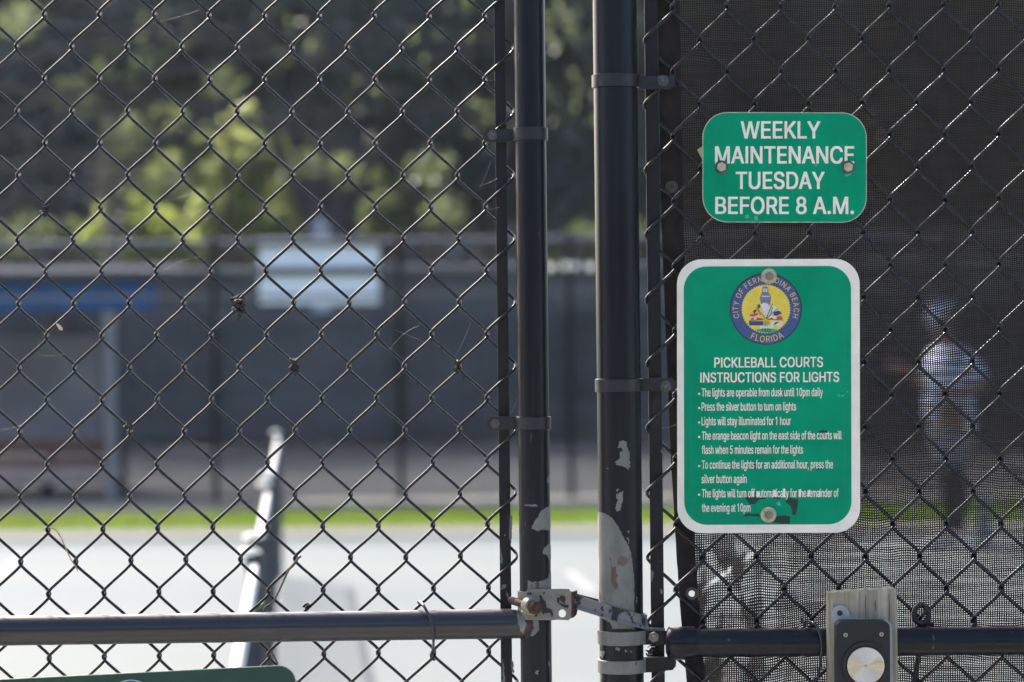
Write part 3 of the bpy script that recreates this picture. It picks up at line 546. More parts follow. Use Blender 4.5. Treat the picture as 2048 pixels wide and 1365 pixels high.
's':(365,"182,-8 145,-5 112,3 84,18 62,38 45,63 36,94 94,107 105,79 124,60 150,49 181,45 217,50 244,62 262,81 268,103 265,121 254,136 237,147 212,155 149,170 104,186 72,208 53,237 47,274 51,305 65,332 87,354 115,370 149,381 187,384 223,381 254,372 279,358 299,339 314,316 324,290 268,277 258,298 243,316 219,328 187,333 156,329 131,317 114,299 109,277 112,258 124,243 144,232 172,223 229,209 275,194 306,171 325,142 331,107 326,75 312,47 290,24 260,6 223,-5"),
't':(227,"204,379 204,327 6,327 6,379#65,471 126,471 126,98 128,76 136,61 150,53 170,50 185,51 202,54 213,2 192,-3 168,-4 125,2 92,21 72,52 65,93"),
'u':(410,"182,-5 146,-1 115,11 89,31 69,59 57,95 53,139 53,379 114,379 114,144 119,105 137,75 164,56 200,50 226,53 249,62 268,77 283,97 293,122 296,153 296,379 357,379 357,0 298,0 298,90 286,47 257,17 222,0"),
'v':(389,"163,0 17,379 84,379 195,50 305,379 371,379 226,0"),
'w':(567,"138,0 23,379 87,379 170,70 252,379 316,379 397,70 480,379 545,379 429,0 368,0 284,300 199,0"),
'y':(389,"47,-139 61,-86 71,-87 88,-90 104,-89 118,-84 130,-74 141,-58 151,-36 163,-1 17,379 84,379 195,50 305,379 371,379 204,-58 191,-85 177,-107 159,-124 139,-136 117,-143 91,-145 65,-143"),
' ':(188,"")}

# ------------------------------------------------------------------ chain link gate and fence in front
YF = 3.670                                  # plane of the wire mesh
PXM = YF / FPX                              # metres per photo pixel in that plane
def chain(colx, rowy, c0, c1, k0, k1, par, rw=.0020, tk=.0061):
    """woven wires: each is a flattened coil hooked into its two neighbours; (c,k) are the crossings"""
    mb = MB()
    def node(c, k):
        x, y = colx(c, k), rowy(c, k)
        j = noise.noise_vector(Vector((c * .37 + par * 9, k * .31, 2.2)))
        return P(x + j.x * 2.0, y + j.y * 2.2, YF)
    e = .0015
    for c in range(c0, c1):
        k = k0 if (c + k0) % 2 == par else k0 + 1
        pts = []; left = True
        while k < k1:
            a = node(c, k) if left else node(c + 1, k)
            b = node(c + 1, k + 1) if left else node(c, k + 1)
            sg = 1 if left else -1; dy = 1 if left else -1      # back strand first, front strand next
            a = a + Vector((-e * sg, 0, 0)); b = b + Vector((e * sg, 0, 0))
            h = a.z - b.z; wd = abs(b.x - a.x)
            for (fx, fz, fy) in ((0, 0, 0), (.012, .065, .62), (.065, .125, 1), (.2, .252, 1), (.5, .5, 1.05), (.8, .748, 1), (.935, .875, 1), (.988, .935, .62)):
                pts.append(Vector((a.x + (b.x - a.x) * fx, YF + dy * tk * fy, a.z - h * fz)))
            k += 1; left = not left
        # smooth once
        q = []
        for i in range(len(pts) - 1):
            p0, p1, p2, p3 = pts[max(i - 1, 0)], pts[i], pts[i + 1], pts[min(i + 2, len(pts) - 1)]
            q.append(p1)
            if (p2 - p1).length > .004: q.append((p1 + p2) * .5625 - (p0 + p3) * .0625)
        mb.tube(q, rw, 8)
    return mb
def bolt(name, parent, px, py, y, r, mt, washer=0, wm=None, tip=True):
    c = P(px, py, y); mb = MB()
    mb.disc(c, r, y - r * .9, y, 6, r * .97, .4)
    if tip: mb.disc(c, r * .5, y - r * 1.35, y - r * .9, 14, r * .42, 0, r * .08)
    b = obj(name, mb, mt, parent); bevel(b, r * .12)
    if washer:
        mb = MB(); mb.disc(c, washer, y - .0008, y + .0012, 28, washer * .94); mb.disc(c, r * 1.25, y - .0016, y - .0008, 20, r * 1.1)
        obj('washer', mb, wm or mt, b)
    return b
def chips(name, m, parent, polys, *a, label=None, **k):
    for q in polys: obj(name, chip([q], *a, **k), m, parent, label, fix=False)
def chip(polys, x_mid, r, yc, cell=.9, jag=1.6, lift=.0004, flat_y=None):
    """flaked patches lying on a round post (or a flat bar), ragged at the rim"""
    mb = MB(); vid = {}
    def vert(px, py):
        k = (round(px * 20), round(py * 20))
        if k not in vid:
            if flat_y is not None: p = P(px, py, flat_y)
            else:
                Yc = yc; xc = P(x_mid(py), py, Yc).x; rr = r + lift
                p = P(px, py, Yc - rr * .8); dx = max(-rr, min(rr, p.x - xc)); p = Vector((xc + dx, Yc - math.sqrt(max(0, rr * rr - dx * dx)), p.z))
            vid[k] = len(mb.v); mb.v.append(tuple(p))
        return vid[k]
    for poly in polys:
        xs = [p[0] for p in poly]; ys = [p[1] for p in poly]
        for iy in range(int((max(ys) - min(ys)) / cell) + 4):
            for ix in range(int((max(xs) - min(xs)) / cell) + 4):
                x = min(xs) + (ix - 2) * cell; y = min(ys) + (iy - 2) * cell
                j = noise.noise_vector(Vector((x * .16, y * .16, 5))) * jag + noise.noise_vector(Vector((x * .5, y * .5, 1))) * jag * .6
                X, Yy = x + cell / 2 + j.x, y + cell / 2 + j.y; ins = False
                for i in range(len(poly)):
                    (xa, ya), (xb, yb) = poly[i - 1], poly[i]
                    if (ya > Yy) != (yb > Yy) and X < (xb - xa) * (Yy - ya) / (yb - ya) + xa: ins = not ins
                if ins:
                    mb.f.append((vert(x, y), vert(x, y + cell), vert(x + cell, y + cell), vert(x + cell, y))); mb.sm.append(True)
    return mb
Z6 = lambda L_: [(x / 2.814 + 940, y / 2.814 + 880) for x, y in L_]
def vtube(name, px, py, yc, r, z0, z1, mt, parent, n=40):
    x = P(px, py, yc).x; mb = MB(); mb.tube([(x, yc, z0), (x, yc, z1)], r, n); return obj(name, mb, mt, parent)
def htube(name, a, b, r, mt, parent, n=36):
    mb = MB(); mb.tube([a, b], r, n); return obj(name, mb, mt, parent)
def band_mb(xc, yc, r, zc, wd, th, fl_x, fl_y, fl_side, fl_h=None, round_end=True):
    """strap bent round a post with a flat flange standing off to one side"""
    mb = MB(); n = 48; r1 = r + th; vs = []
    for rr, z in ((r + .0003, zc - wd / 2), (r1, zc - wd / 2 + .0006), (r1, zc + wd / 2 - .0006), (r + .0003, zc + wd / 2)):
        vs += [(xc + rr * math.cos(2 * math.pi * k / n), yc + rr * math.sin(2 * math.pi * k / n), z) for k in range(n)]
    mb.add(vs, [(j * n + k, j * n + (k + 1) % n, ((j + 1) % 4) * n + (k + 1) % n, ((j + 1) % 4) * n + k) for j in range(4) for k in range(n)], False)
    h = fl_h or wd; xs = xc + fl_side * math.sqrt(max(0, r1 * r1 - (fl_y - yc) ** 2)) - fl_side * .004
    L_ = abs(fl_x - xs); c = h * .28 if round_end else .001
    o = [(xs, zc - h / 2), (xs + fl_side * (L_ - c), zc - h / 2), (fl_x, zc - h / 2 + c), (fl_x, zc + h / 2 - c), (xs + fl_side * (L_ - c), zc + h / 2), (xs, zc + h / 2)]
    mb.prism([(x, 0, z) for x, z in o], fl_y - th / 2, fl_y + th / 2)
    return mb

# ---- the gate leaf
gate = thing('chain_link_gate', 'black chain link gate leaf left of the gap, with flaking latch', 'gate', P(1065, 682, YF) - Vector((0, 0, CAM_Z)))
YP = YF - .028
GX = lambda py: 1065.5 + .0108 * (py - 682)
gpost = vtube('gate_post', 1065.5, 682, YP, .0200, .06, 2.05, M['post'], gate)
ra, rb = P(0, 1262, YP), P(1040, 1247.5, YP); dirr = (rb - ra).normalized()
htube('rail', ra - dirr * 1.2, rb + dirr * .012, .0192, M['rail'], gate)
bx = P(1006, 682, YF).x
mb = MB(); mb.box((bx, YF, 1.05), (.0145, .005, 1.95)); bevel(obj('tension_bar', mb, M['bar'], gate), .0008)
COLX = lambda c, k: 33.5 + 55 * c + 9 * (64.35 * k) / 1287
ROWY = lambda c, k: 31 + 64.35 * k + (.005 - .0195 * k / 18) * (COLX(c, k) - 88)
obj('wire_mesh', chain(COLX, ROWY, -19, 18, -11, 35, 1), M['wire'], gate, fix=False)
for (py, fx, bxp) in ((269, 966, 985), (846.5, 974, 991)):
    zc = P(1065, py, YP).z; xc = P(1065.5, 682, YP).x
    b = obj('tension_band', band_mb(xc, YP, .0200, zc, .0170, .0024, P(fx, py, YF - .013).x, YF - .0125, -1), M['band'], gate)
    bolt('bolt', b, bxp, py + 1.5, YF - .0137, .0052, M['nut'], .0062)
chips('paint_chip', M['galv'], gate, [Z6([(462, 345), (440, 375), (400, 400), (375, 440), (345, 490), (345, 500), (385, 515), (400, 505), (430, 510), (462, 510)]), Z6([(462, 595), (440, 590), (415, 610), (410, 640), (435, 650), (440, 675), (462, 680)]),
    Z6([(305, 362), (380, 365), (380, 376), (310, 372)]), Z6([(325, 790), (345, 800), (400, 795), (440, 780), (450, 755), (462, 755), (462, 850), (322, 850)]), Z6([(440, 205), (462, 205), (462, 243), (430, 240)]), Z6([(372, 1293), (386, 1298), (382, 1322), (368, 1312)]),
    Z6([(444, 1240), (452, 1270), (448, 1290), (440, 1260)]), Z6([(296, 905), (318, 880), (318, 930), (300, 935)])], GX, .0200, YP)
mb = chip([Z6([(306, 1010), (385, 1015), (390, 1070), (350, 1108), (318, 1085)])], GX, .0200, YP)
obj('paint_chip', mb, M['galv'], gate)
# rail end: worn weld
def rchip(polys):
    mb = chip(polys, None, 0, 0, flat_y=YP - .0195)
    for i, v in enumerate(mb.v):
        t_ = (Vector(v) - ra).dot(dirr); ax = ra + dirr * t_; dz = v[2] - ax.z; dz = max(-.0194, min(.0194, dz))
        mb.v[i] = (v[0], YP - math.sqrt(max(0, .0196 ** 2 - dz * dz)), ax.z + dz)
    return mb
obj('paint_chip', rchip([Z6([(262, 965), (300, 990), (318, 1040), (300, 1100), (285, 1075), (270, 1030)])]), M['galv'], gate)
obj('rust_patch', chip([Z6([(312, 1000), (352, 1005), (360, 1060), (330, 1110), (310, 1128), (305, 1060)])], GX, .0200, YP, lift=.0008), M['rust'], gate)
chips('paint_chip', M['galv'], gate, [Z6([(224, 420), (238, 425), (234, 580), (220, 560)]), Z6([(180, 820), (205, 812), (203, 835), (175, 845)]), Z6([(228, 1230), (245, 1250), (247, 1320), (236, 1310)]), Z6([(183, 1220), (192, 1290), (200, 1365), (184, 1365)]),
    Z6([(172, 600), (180, 640), (184, 700), (172, 690)]), Z6([(192, 535), (200, 532), (200, 545), (192, 545)]), Z6([(206, 850), (220, 880), (216, 905), (204, 880)])], None, 0, 0, flat_y=YF - .0027)
# latch bracket clamped to the gate post
YL = YP - .0245
outl = [(1056, 1179), (1138, 1178), (1143, 1186), (1143, 1236), (1137, 1241), (1113, 1240), (1107, 1241), (1056, 1240), (1050, 1232), (1051, 1186)]
o_pts = pp(outl, YL); hc = P(1124.5, 1227.5, YL); hr = .0047
mb = MB(); n = 20; nO = len(o_pts)             # plate with a through hole: rim to hole fan
hp = [Vector((hc.x + hr * math.cos(2 * math.pi * k / n), YL, hc.z + hr * 1.1 * math.sin(2 * math.pi * k / n))) for k in range(n)]
bm = bmesh.new(); th = .003
ov = [bm.verts.new(p) for p in o_pts]; hv = [bm.verts.new(p) for p in hp]
oe = [bm.edges.new((ov[i], ov[(i + 1) % nO])) for i in range(nO)]; he = [bm.edges.new((hv[i], hv[(i + 1) % n])) for i in range(n)]
bmesh.ops.triangle_fill(bm, edges=oe + he, use_beauty=True)
ex = bmesh.ops.extrude_face_region(bm, geom=list(bm.faces)); bmesh.ops.translate(bm, verts=[g for g in ex['geom'] if isinstance(g, bmesh.types.BMVert)], vec=(0, th, 0))
bm.verts.index_update(); mb.add([v.co.copy() for v in bm.verts], [tuple(v.index for v in f.verts) for f in bm.faces]); bm.free()
lb = obj('latch_bracket', mb, M['latch'], gate); bevel(lb, .0008)
ZL = lambda L_: [(x / 6.02 + 980, y / 6.02 + 1140) for x, y in L_]
for q in ([(585, 300), (620, 310), (640, 350), (670, 380), (680, 450), (740, 480), (765, 540), (740, 580), (725, 520), (660, 520), (640, 545), (620, 500), (600, 420), (600, 350)], [(440, 282), (500, 268), (512, 295), (450, 302)], [(805, 340), (840, 330), (830, 390), (900, 420), (945, 425), (938, 468), (870, 440), (812, 392)], [(540, 545), (575, 535), (570, 565), (545, 568)], [(640, 270), (668, 268), (660, 290), (640, 292)]):
    obj('paint_flake', chip([ZL(q)], None, 0, 0, .7, 1.2, flat_y=YL - .0004), M['flake'], lb, fix=False)
obj('rust_patch', chip([ZL([(835, 325), (860, 308), (900, 318), (912, 350), (900, 390), (915, 415), (880, 405), (845, 370)])], None, 0, 0, .7, .8, flat_y=YL - .0007), M['rust'], lb, fix=False)
xc = P(GX(1210), 1210, YP).x; zc = P(1065, 1209.5, YP).z
mb = band_mb(xc, YP, .0203, zc, .036, .0026, P(1120, 1210, YP).x, YP + .016, 1); obj('clamp', mb, M['latch'], lb)
a, b_ = P(1143, 1184, YL), P(1143, 1238, YL)    # bent lip running back
mb = MB(); vs = []
for dx, dyv in ((0, .0015), (.004, .004), (.0075, .012), (.009, .024)):
    for z, ex_ in ((a.z, 0), (b_.z + dyv * .35, 0)): vs += [Vector((a.x + dx - .001, YL + dyv, z)), Vector((a.x + dx - .0035, YL + dyv + .0006, z))]
fs = []
for i in range(3):
    o0, o1 = i * 4, i * 4 + 4
    fs += [(o0, o0 + 2, o1 + 2, o1), (o0 + 1, o1 + 1, o1 + 3, o0 + 3), (o0, o1, o1 + 1, o0 + 1), (o0 + 2, o0 + 3, o1 + 3, o1 + 2)]
fs += [(0, 1, 3, 2), (12, 14, 15, 13)]
mb.add(vs, fs); obj('lip', mb, M['rust'], lb)
d = Vector((.55, -.80, -.10)).normalized(); c0 = P(1058, 1212, YL - .006)
mb = MB(); mb.tube([c0 - d * .040, c0 + d * .022], .0050, 14); rod = obj('latch_bolt', mb, M['rust'], lb)
mb = MB(); turns = 3.2; mb.tube([c0 + d * (-.004 + .011 * i / 60) + (Matrix.Rotation(i / 60 * turns * 6.283, 3, d) @ d.orthogonal().normalized()) * .0088 for i in range(61)], .0026, 8); obj('spring', mb, M['nutz'], rod)
mb = MB(); mb.tube([c0 + d * .007, c0 + d * .016], .0090, 6); mb.tube([c0 + d * .016, c0 + d * .017], [.0088, .007], 6); obj('nut', mb, M['rust'], rod)

# ---- the fence to the right
fence = thing('chain_link_fence', 'black chain link fence with thick flaking post, right of the gap', 'fence', P(1236, 682, YF) - Vector((0, 0, CAM_Z)))
YQ = YF - .0325; FRAD = .0281
FX = lambda py: 1236.5 + .0108 * (py - 682)
vtube('fence_post', 1236.5, 682, YQ, FRAD, 0, 2.15, M['post'], fence, 48)
YR = YF - .0275
ea, eb = P(1387, 1286.5, YR), P(2048, 1282, YR); ed = (eb - ea).normalized()
htube('rail', ea - ed * .03, eb + ed * 1.3, .0183, M['post'], fence)
mb = MB(); e0 = ea - ed * .0325; mb.tube([e0 - ed * .003, e0, e0 + ed * .003, ea + ed * .0005, ea + ed * .0015], [.012, .0195, .0215, .0215, .0205], 36)
cup = obj('rail_end_cup', mb, M['post'], fence)
bx2 = P(1309, 682, YF).x
mb = MB(); mb.box((bx2, YF, 1.05), (.0170, .005, 2.0)); bevel(obj('tension_bar', mb, M['bar'], fence), .0008)
CR = lambda c, k: 1291.5 + 54.2 * c + .0055 * 64.55 * k
RR = lambda c, k: 82.6 + 64.55 * k - .0125 * (CR(c, k) - 1291) * (1 - .03 * k)
obj('wire_mesh', chain(CR, RR, 0, 24, -12, 35, 0, .0023), M['wire'], fence, fix=False)
xq = P(1236.5, 682, YQ).x
for (py, fx, bxp, byp) in ((163.5, 1350, 1325, 162), (771, 1352, 1331, 773)):
    zc = P(1236, py, YQ).z
    b = obj('tension_band', band_mb(xq, YQ, FRAD, zc, .0172, .0024, P(fx, py, YF - .013).x, YF - .0125, 1), M['band'], fence)
    bolt('bolt', b, bxp, byp, YF - .0137, .0061, M['nut'], .0068)
zc = P(1241, 1274, YQ).z
b = obj('brace_band', band_mb(xq, YQ, FRAD, zc, .0182, .0028, P(1330, 1274, YF - .015).x, YF - .0145, 1, None, False), M['galv'], fence)
mb = MB(); mb.prism(pp([(1287.5, 1262), (1334, 1262), (1334, 1290), (1287.5, 1290)], YF - .016), YF - .0168, YF - .0161); obj('flange', mb, M['post'], b)
bolt('bolt', b, 1307, 1274, YF - .0169, .0071, M['nutz'], 0)
zc = P(1241, 1331.5, YQ).z
b = obj('brace_band', band_mb(xq, YQ, FRAD, zc, .0172, .0028, P(1352, 1334, YF - .015).x, YF - .0145, 1), M['galv'], fence)
mb = MB(); mb.prism(pp([(1281, 1317), (1340, 1316), (1353, 1324), (1346, 1340), (1330, 1342), (1300, 1345), (1279, 1346)], YF - .016), YF - .0172, YF - .0161); obj('flange', mb, M['post'], b)
chips('paint_chip', M['galv'], fence, [Z6([(855, 0), (880, 15), (895, 70), (900, 150), (890, 175), (870, 150), (825, 140), (820, 125), (845, 100), (840, 75), (860, 60), (850, 45), (825, 45), (840, 25), (840, 5)]),
    Z6([(860, 290), (862, 330), (850, 360), (848, 390), (825, 402), (818, 380), (830, 340), (822, 310), (840, 295)]), Z6([(824, 275), (834, 275), (832, 290), (822, 288)]), Z6([(890, 512), (898, 515), (896, 526), (889, 524)]), Z6([(902, 632), (908, 640), (906, 655), (900, 645)]),
    Z6([(882, 540), (894, 560), (897, 585), (886, 565)]), Z6([(770, 158), (778, 160), (776, 166), (770, 165)]), Z6([(936, 880), (944, 890), (942, 930), (936, 915)])], FX, FRAD, YQ, jag=2.2)
big = obj('bare_steel_patch', chip([Z6([(715, 408), (760, 415), (800, 440), (835, 490), (865, 550), (890, 590), (905, 640), (915, 700), (925, 800), (925, 960), (925, 1062), (800, 1062), (790, 1030), (715, 1000)])], FX, FRAD, YQ, jag=1.1), M['galv'], fence)
obj('rust_patch', chip([Z6([(825, 670), (850, 652), (870, 660), (895, 670), (885, 690), (860, 712), (830, 700)])], FX, FRAD, YQ, lift=.0008), M['chiprust'], big)
chips('paint_chip', M['galv'], fence, [Z6([(733, 1195), (758, 1195), (750, 1235), (733, 1225)]), Z6([(820, 1165), (845, 1172), (838, 1185), (815, 1180)]), Z6([(870, 1175), (885, 1185), (880, 1195), (868, 1188)]), Z6([(733, 1320), (745, 1320), (742, 1365), (733, 1365)]), Z6([(900, 1185), (915, 1190), (912, 1198), (902, 1196)])], FX, FRAD, YQ)
chips('paint_chip', M['galv'], fence, [Z6([(1017, 735), (1033, 745), (1028, 790), (1020, 800)]), Z6([(1072, 50), (1084, 60), (1084, 75), (1076, 72)]), Z6([(1070, 835), (1084, 850), (1084, 870), (1074, 865)]), Z6([(1072, 680), (1078, 682), (1078, 688), (1072, 688)])], None, 0, 0, flat_y=YF - .0027)
# the strap of the latch: a tilted loop of flat steel lying round the post
ls, le = P(1150, 1203, YQ), P(1291, 1243, YQ); n = 22; loop = []
cx2, rB = xq, FRAD + .0022; xa = P(1160, 1205, YQ).x; rS = .013
for k in range(n + 1): t_ = R(-90 + 180 * k / n); loop.append((cx2 + rB * math.cos(t_), YQ + rB * math.sin(t_)))
for k in range(n + 1): t_ = R(90 + 180 * k / n); loop.append((xa + rS * math.cos(t_), YQ + rS * math.sin(t_)))
slope = (le.z - ls.z) / (le.x - ls.x)
def inset(q, dd):
    c = Vector((max(xa, min(cx2, q[0])), YQ)); v = Vector(q) - c; return c + v.normalized() * (v.length + dd)
mb = MB(); m = len(loop); vs = []
for dd, dz in ((0, -.0088), (.0026, -.0082), (.0030, -.0040), (.0062, -.0082), (.0062, -.0066), (.0030, -.0022), (.0026, .0094), (0, .0094)):
    for q in loop:
        p = inset(q, dd); vs.append((p.x, p.y, ls.z + slope * (p.x - ls.x) + dz))
mb.add(vs, [(j * m + k, j * m + (k + 1) % m, ((j + 1) % 8) * m + (k + 1) % m, ((j + 1) % 8) * m + k) for j in range(8) for k in range(m)])
obj('latch_strap', mb, M['strap'], fence)
mb = MB()
for i in range(70):
    q = P(1309 + random.gauss(0, 6), 1305 + random.gauss(0, 7), YF - .004 + random.gauss(0, .003)); dd = Vector((random.gauss(0, 1), random.gauss(0, .5), random.gauss(0, 1))).normalized() * random.uniform(.002, .006)
    mb.tube([q - dd, q + Vector((0, 0, random.gauss(0, .001))), q + dd], random.uniform(.0004, .0013), 5)
tag(obj('dirt_clump', mb, M['knot']), 'dark clump of dirt caught between the two brace bands', 'debris')

# ------------------------------------------------------------------ the woven windscreen hanging behind the fence
mS, N, L, b = nmat('brown_black_windscreen_weave')
tc = N.new('ShaderNodeTexCoord'); mp = N.new('ShaderNodeMapping'); L.new(tc.outputs['Object'], mp.inputs[0])
def math_(op, a, b_=None, c_=None):
    n_ = N.new('ShaderNodeMath'); n_.operation = op
    for i, v in enumerate((a, b_, c_)):
        if v is None: continue
        if hasattr(v, 'links') or hasattr(v, 'is_linked'): L.new(v, n_.inputs[i])
        else: n_.inputs[i].default_value = v
    return n_.outputs[0]
wn = N.new('ShaderNodeTexNoise'); wn.inputs['Scale'].default_value = 5; wn.inputs['Detail'].default_value = 3; L.new(tc.outputs['Object'], wn.inputs['Vector'])
sp = N.new('ShaderNodeSeparateXYZ'); L.new(tc.outputs['Object'], sp.inputs[0])
sw = N.new('ShaderNodeSeparateColor'); L.new(wn.outputs['Color'], sw.inputs[0])
PITCH = .00292
u = math_('MULTIPLY', math_('ADD', sp.outputs[0], math_('MULTIPLY', sw.outputs[0], .012)), 1 / PITCH)
v = math_('MULTIPLY', math_('ADD', sp.outputs[2], math_('MULTIPLY', sw.outputs[1], .050)), 1 / PITCH)
st = N.new('ShaderNodeTexNoise'); st.inputs['Scale'].default_value = 1; st.inputs['Detail'].default_value = 5
mp.inputs['Scale'].default_value = (9, 9, 150); mp.inputs['Rotation'].default_value = (0, R(-5), 0); L.new(mp.outputs[0], st.inputs['Vector'])
op = N.new('ShaderNodeMapRange'); op.inputs[1].default_value = .32; op.inputs[2].default_value = .72; op.inputs[3].default_value = .15; op.inputs[4].default_value = .275; L.new(st.outputs[0], op.inputs[0])
SCR = P(1360, 682, YF + .015) - Vector((0, 0, CAM_Z))
def lin(p, q):                             # signed distance from a crease line, in metres
    a, b_ = P(*p, YF + .016) - SCR, P(*q, YF + .016) - SCR; d_ = (b_ - a).normalized()
    return math_('ADD', math_('MULTIPLY', sp.outputs[0], -d_.z), math_('ADD', math_('MULTIPLY', sp.outputs[2], d_.x), a.x * d_.z - a.z * d_.x))
def ramp(x, a, b_):
    n_ = N.new('ShaderNodeMapRange'); n_.inputs[1].default_value = a; n_.inputs[2].default_value = b_; L.new(x, n_.inputs[0]); return n_.outputs[0]
zl = (P(1500, 1075, YF) - SCR).z; xl_ = (P(1400, 1200, YF) - SCR).x
pn = N.new('ShaderNodeTexNoise'); pn.inputs['Scale'].default_value = 1; pn.inputs['Detail'].default_value = 4; pm = N.new('ShaderNodeMapping'); pm.inputs['Scale'].default_value = (38, 10, 15); L.new(tc.outputs['Object'], pm.inputs[0]); L.new(pm.outputs[0], pn.inputs['Vector'])
low_ = math_('MULTIPLY', ramp(sp.outputs[2], zl + .02, zl - .03), ramp(sp.outputs[0], xl_ + .16, xl_ + .04))
patch = math_('MULTIPLY', low_, ramp(pn.outputs[0], .47, .56))  # closed holes darken the cloth in place of double-layer shadows
cr1 = math_('MULTIPLY', ramp(math_('ABSOLUTE', lin((1400, 1182), (1530, 1090))), .005, .001), math_('MULTIPLY', low_, ramp(pn.outputs[0], .6, .5)))  # wider holes along the crease stand in for its bright fold
bn = N.new('ShaderNodeTexNoise'); bn.inputs['Scale'].default_value = 7; bn.inputs['Detail'].default_value = 4; L.new(tc.outputs['Object'], bn.inputs['Vector'])
wear = math_('MULTIPLY', ramp(bn.outputs[0], .42, .68), .05)
opn = math_('ADD', math_('MULTIPLY', math_('ADD', op.outputs[0], wear), math_('SUBTRACT', 1, math_('MULTIPLY', patch, .65))), math_('MULTIPLY', cr1, .22))
def slot(x, wdt):                          # 1 inside the gap between two threads
    f = math_('PINGPONG', x, .5); return math_('LESS_THAN', f, wdt)
hole = math_('MULTIPLY', slot(u, opn), slot(v, opn))
b.inputs['Base Color'].default_value = (.021, .0185, .0175, 1); b.inputs['Roughness'].default_value = .7; b.inputs['Specular IOR Level'].default_value = .2
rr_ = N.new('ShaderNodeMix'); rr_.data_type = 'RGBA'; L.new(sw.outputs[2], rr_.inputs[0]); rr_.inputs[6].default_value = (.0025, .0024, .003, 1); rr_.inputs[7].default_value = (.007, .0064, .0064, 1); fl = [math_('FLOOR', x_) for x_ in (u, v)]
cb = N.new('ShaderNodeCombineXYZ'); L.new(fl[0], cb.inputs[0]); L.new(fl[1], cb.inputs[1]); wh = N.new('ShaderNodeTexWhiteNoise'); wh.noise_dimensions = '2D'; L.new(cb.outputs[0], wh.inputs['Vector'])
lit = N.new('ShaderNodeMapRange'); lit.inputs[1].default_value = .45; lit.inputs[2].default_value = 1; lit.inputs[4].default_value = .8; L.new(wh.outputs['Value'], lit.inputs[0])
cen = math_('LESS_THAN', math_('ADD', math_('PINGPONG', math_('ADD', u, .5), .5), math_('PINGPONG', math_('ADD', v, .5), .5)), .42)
dm = N.new('ShaderNodeMix'); dm.data_type = 'RGBA'; L.new(math_('MULTIPLY', lit.outputs[0], cen), dm.inputs[0]); L.new(rr_.outputs[2], dm.inputs[6]); dm.inputs[7].default_value = (.030, .027, .027, 1)  # glints at the thread crossings, painted as paler dots of colour
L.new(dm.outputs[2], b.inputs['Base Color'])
tl = N.new('ShaderNodeBsdfTranslucent'); tl.inputs[0].default_value = (.014, .0128, .0122, 1)
mx = N.new('ShaderNodeMixShader'); mx.inputs[0].default_value = .25; L.new(b.outputs[0], mx.inputs[1]); L.new(tl.outputs[0], mx.inputs[2])
tr = N.new('ShaderNodeBsdfTransparent'); m2 = N.new('ShaderNodeMixShader'); L.new(hole, m2.inputs[0]); L.new(mx.outputs[0], m2.inputs[1]); L.new(tr.outputs[0], m2.inputs[2]); L.new(m2.outputs[0], N['Material Output'].inputs[0])
GROM = [(1343, 375), (1383, 1187), (1338, -300)]
def pierce(m, pts):
    N, L = m.node_tree.nodes, m.node_tree.links; out = N['Material Output'].inputs[0]; src = out.links[0].from_socket
    tc = N.new('ShaderNodeTexCoord'); acc = None
    for q in pts:
        d = N.new('ShaderNodeVectorMath'); d.operation = 'DISTANCE'; f = N.new('ShaderNodeVectorMath'); f.operation = 'MULTIPLY'; f.inputs[1].default_value = (1, 0, 1)
        L.new(tc.outputs['Object'], f.inputs[0]); L.new(f.outputs[0], d.inputs[0]); d.inputs[1].default_value = (q.x, 0, q.z)
        c = N.new('ShaderNodeMath'); c.operation = 'LESS_THAN'; c.inputs[1].default_value = .0043; L.new(d.outputs['Value'], c.inputs[0])
        if acc: mx_ = N.new('ShaderNodeMath'); mx_.operation = 'MAXIMUM'; L.new(acc, mx_.inputs[0]); L.new(c.outputs[0], mx_.inputs[1]); acc = mx_.outputs[0]
        else: acc = c.outputs[0]
    t_ = N.new('ShaderNodeBsdfTransparent'); m_ = N.new('ShaderNodeMixShader'); L.new(acc, m_.inputs[0]); L.new(src, m_.inputs[1]); L.new(t_.outputs[0], m_.inputs[2]); L.new(m_.outputs[0], out)
M['hem'] = mat('dark_brown_hem_tape', (.022, .018, .016), .8, 0, .2, .35, 60, None, (1, 1, 1), .5, 900)
EDGE = [(-400, 1308), (0, 1315), (450, 1323), (650, 1331), (920, 1342), (1080, 1351), (1215, 1360), (1325, 1370), (1500, 1385), (1900, 1400)]
def edge(py):
    for (ya, xa_), (yb, xb_) in zip(EDGE, EDGE[1:]):
        if ya <= py <= yb: return xa_ + (xb_ - xa_) * (py - ya) / (yb - ya)
    return EDGE[-1][1]
def ysc(px, py):
    low = max(0, (py - 1000) / 400); near = math.exp(-max(0, px - edge(py)) / 170)
    return YF + .0155 + .0035 * noise.noise(Vector((px * .006, py * .004, 1))) + low * near * .0085 * math.sin((px - edge(py)) * .045 + py * .035) + .003 * noise.noise(Vector((px * .02, py * .012, 4))) * (0.3 + low)
scr = thing('windscreen', 'dark woven windscreen with hemmed edge hanging behind the right fence', 'windscreen', P(1360, 682, YF + .015) - Vector((0, 0, CAM_Z)))
gpts = [P(px, py, ysc(px, py)) - scr.location for px, py in GROM]; pierce(mS, gpts); pierce(M['hem'], gpts)
nu, nv = 90, 130; mb = MB(); vs = []
for j in range(nv + 1):
    py = -450 + 2350 * j / nv
    for i in range(nu + 1):
        px = edge(py) + 3 + (2650 - edge(py)) * (i / nu) ** 1.25; vs.append(P(px, py, ysc(px, py)))
mb.add(vs, [(j * (nu + 1) + i, j * (nu + 1) + i + 1, (j + 1) * (nu + 1) + i + 1, (j + 1) * (nu + 1) + i) for j in range(nv) for i in range(nu)], True)
obj('cloth', mb, mS, scr)
mb = MB(); vs = []; nh = 6
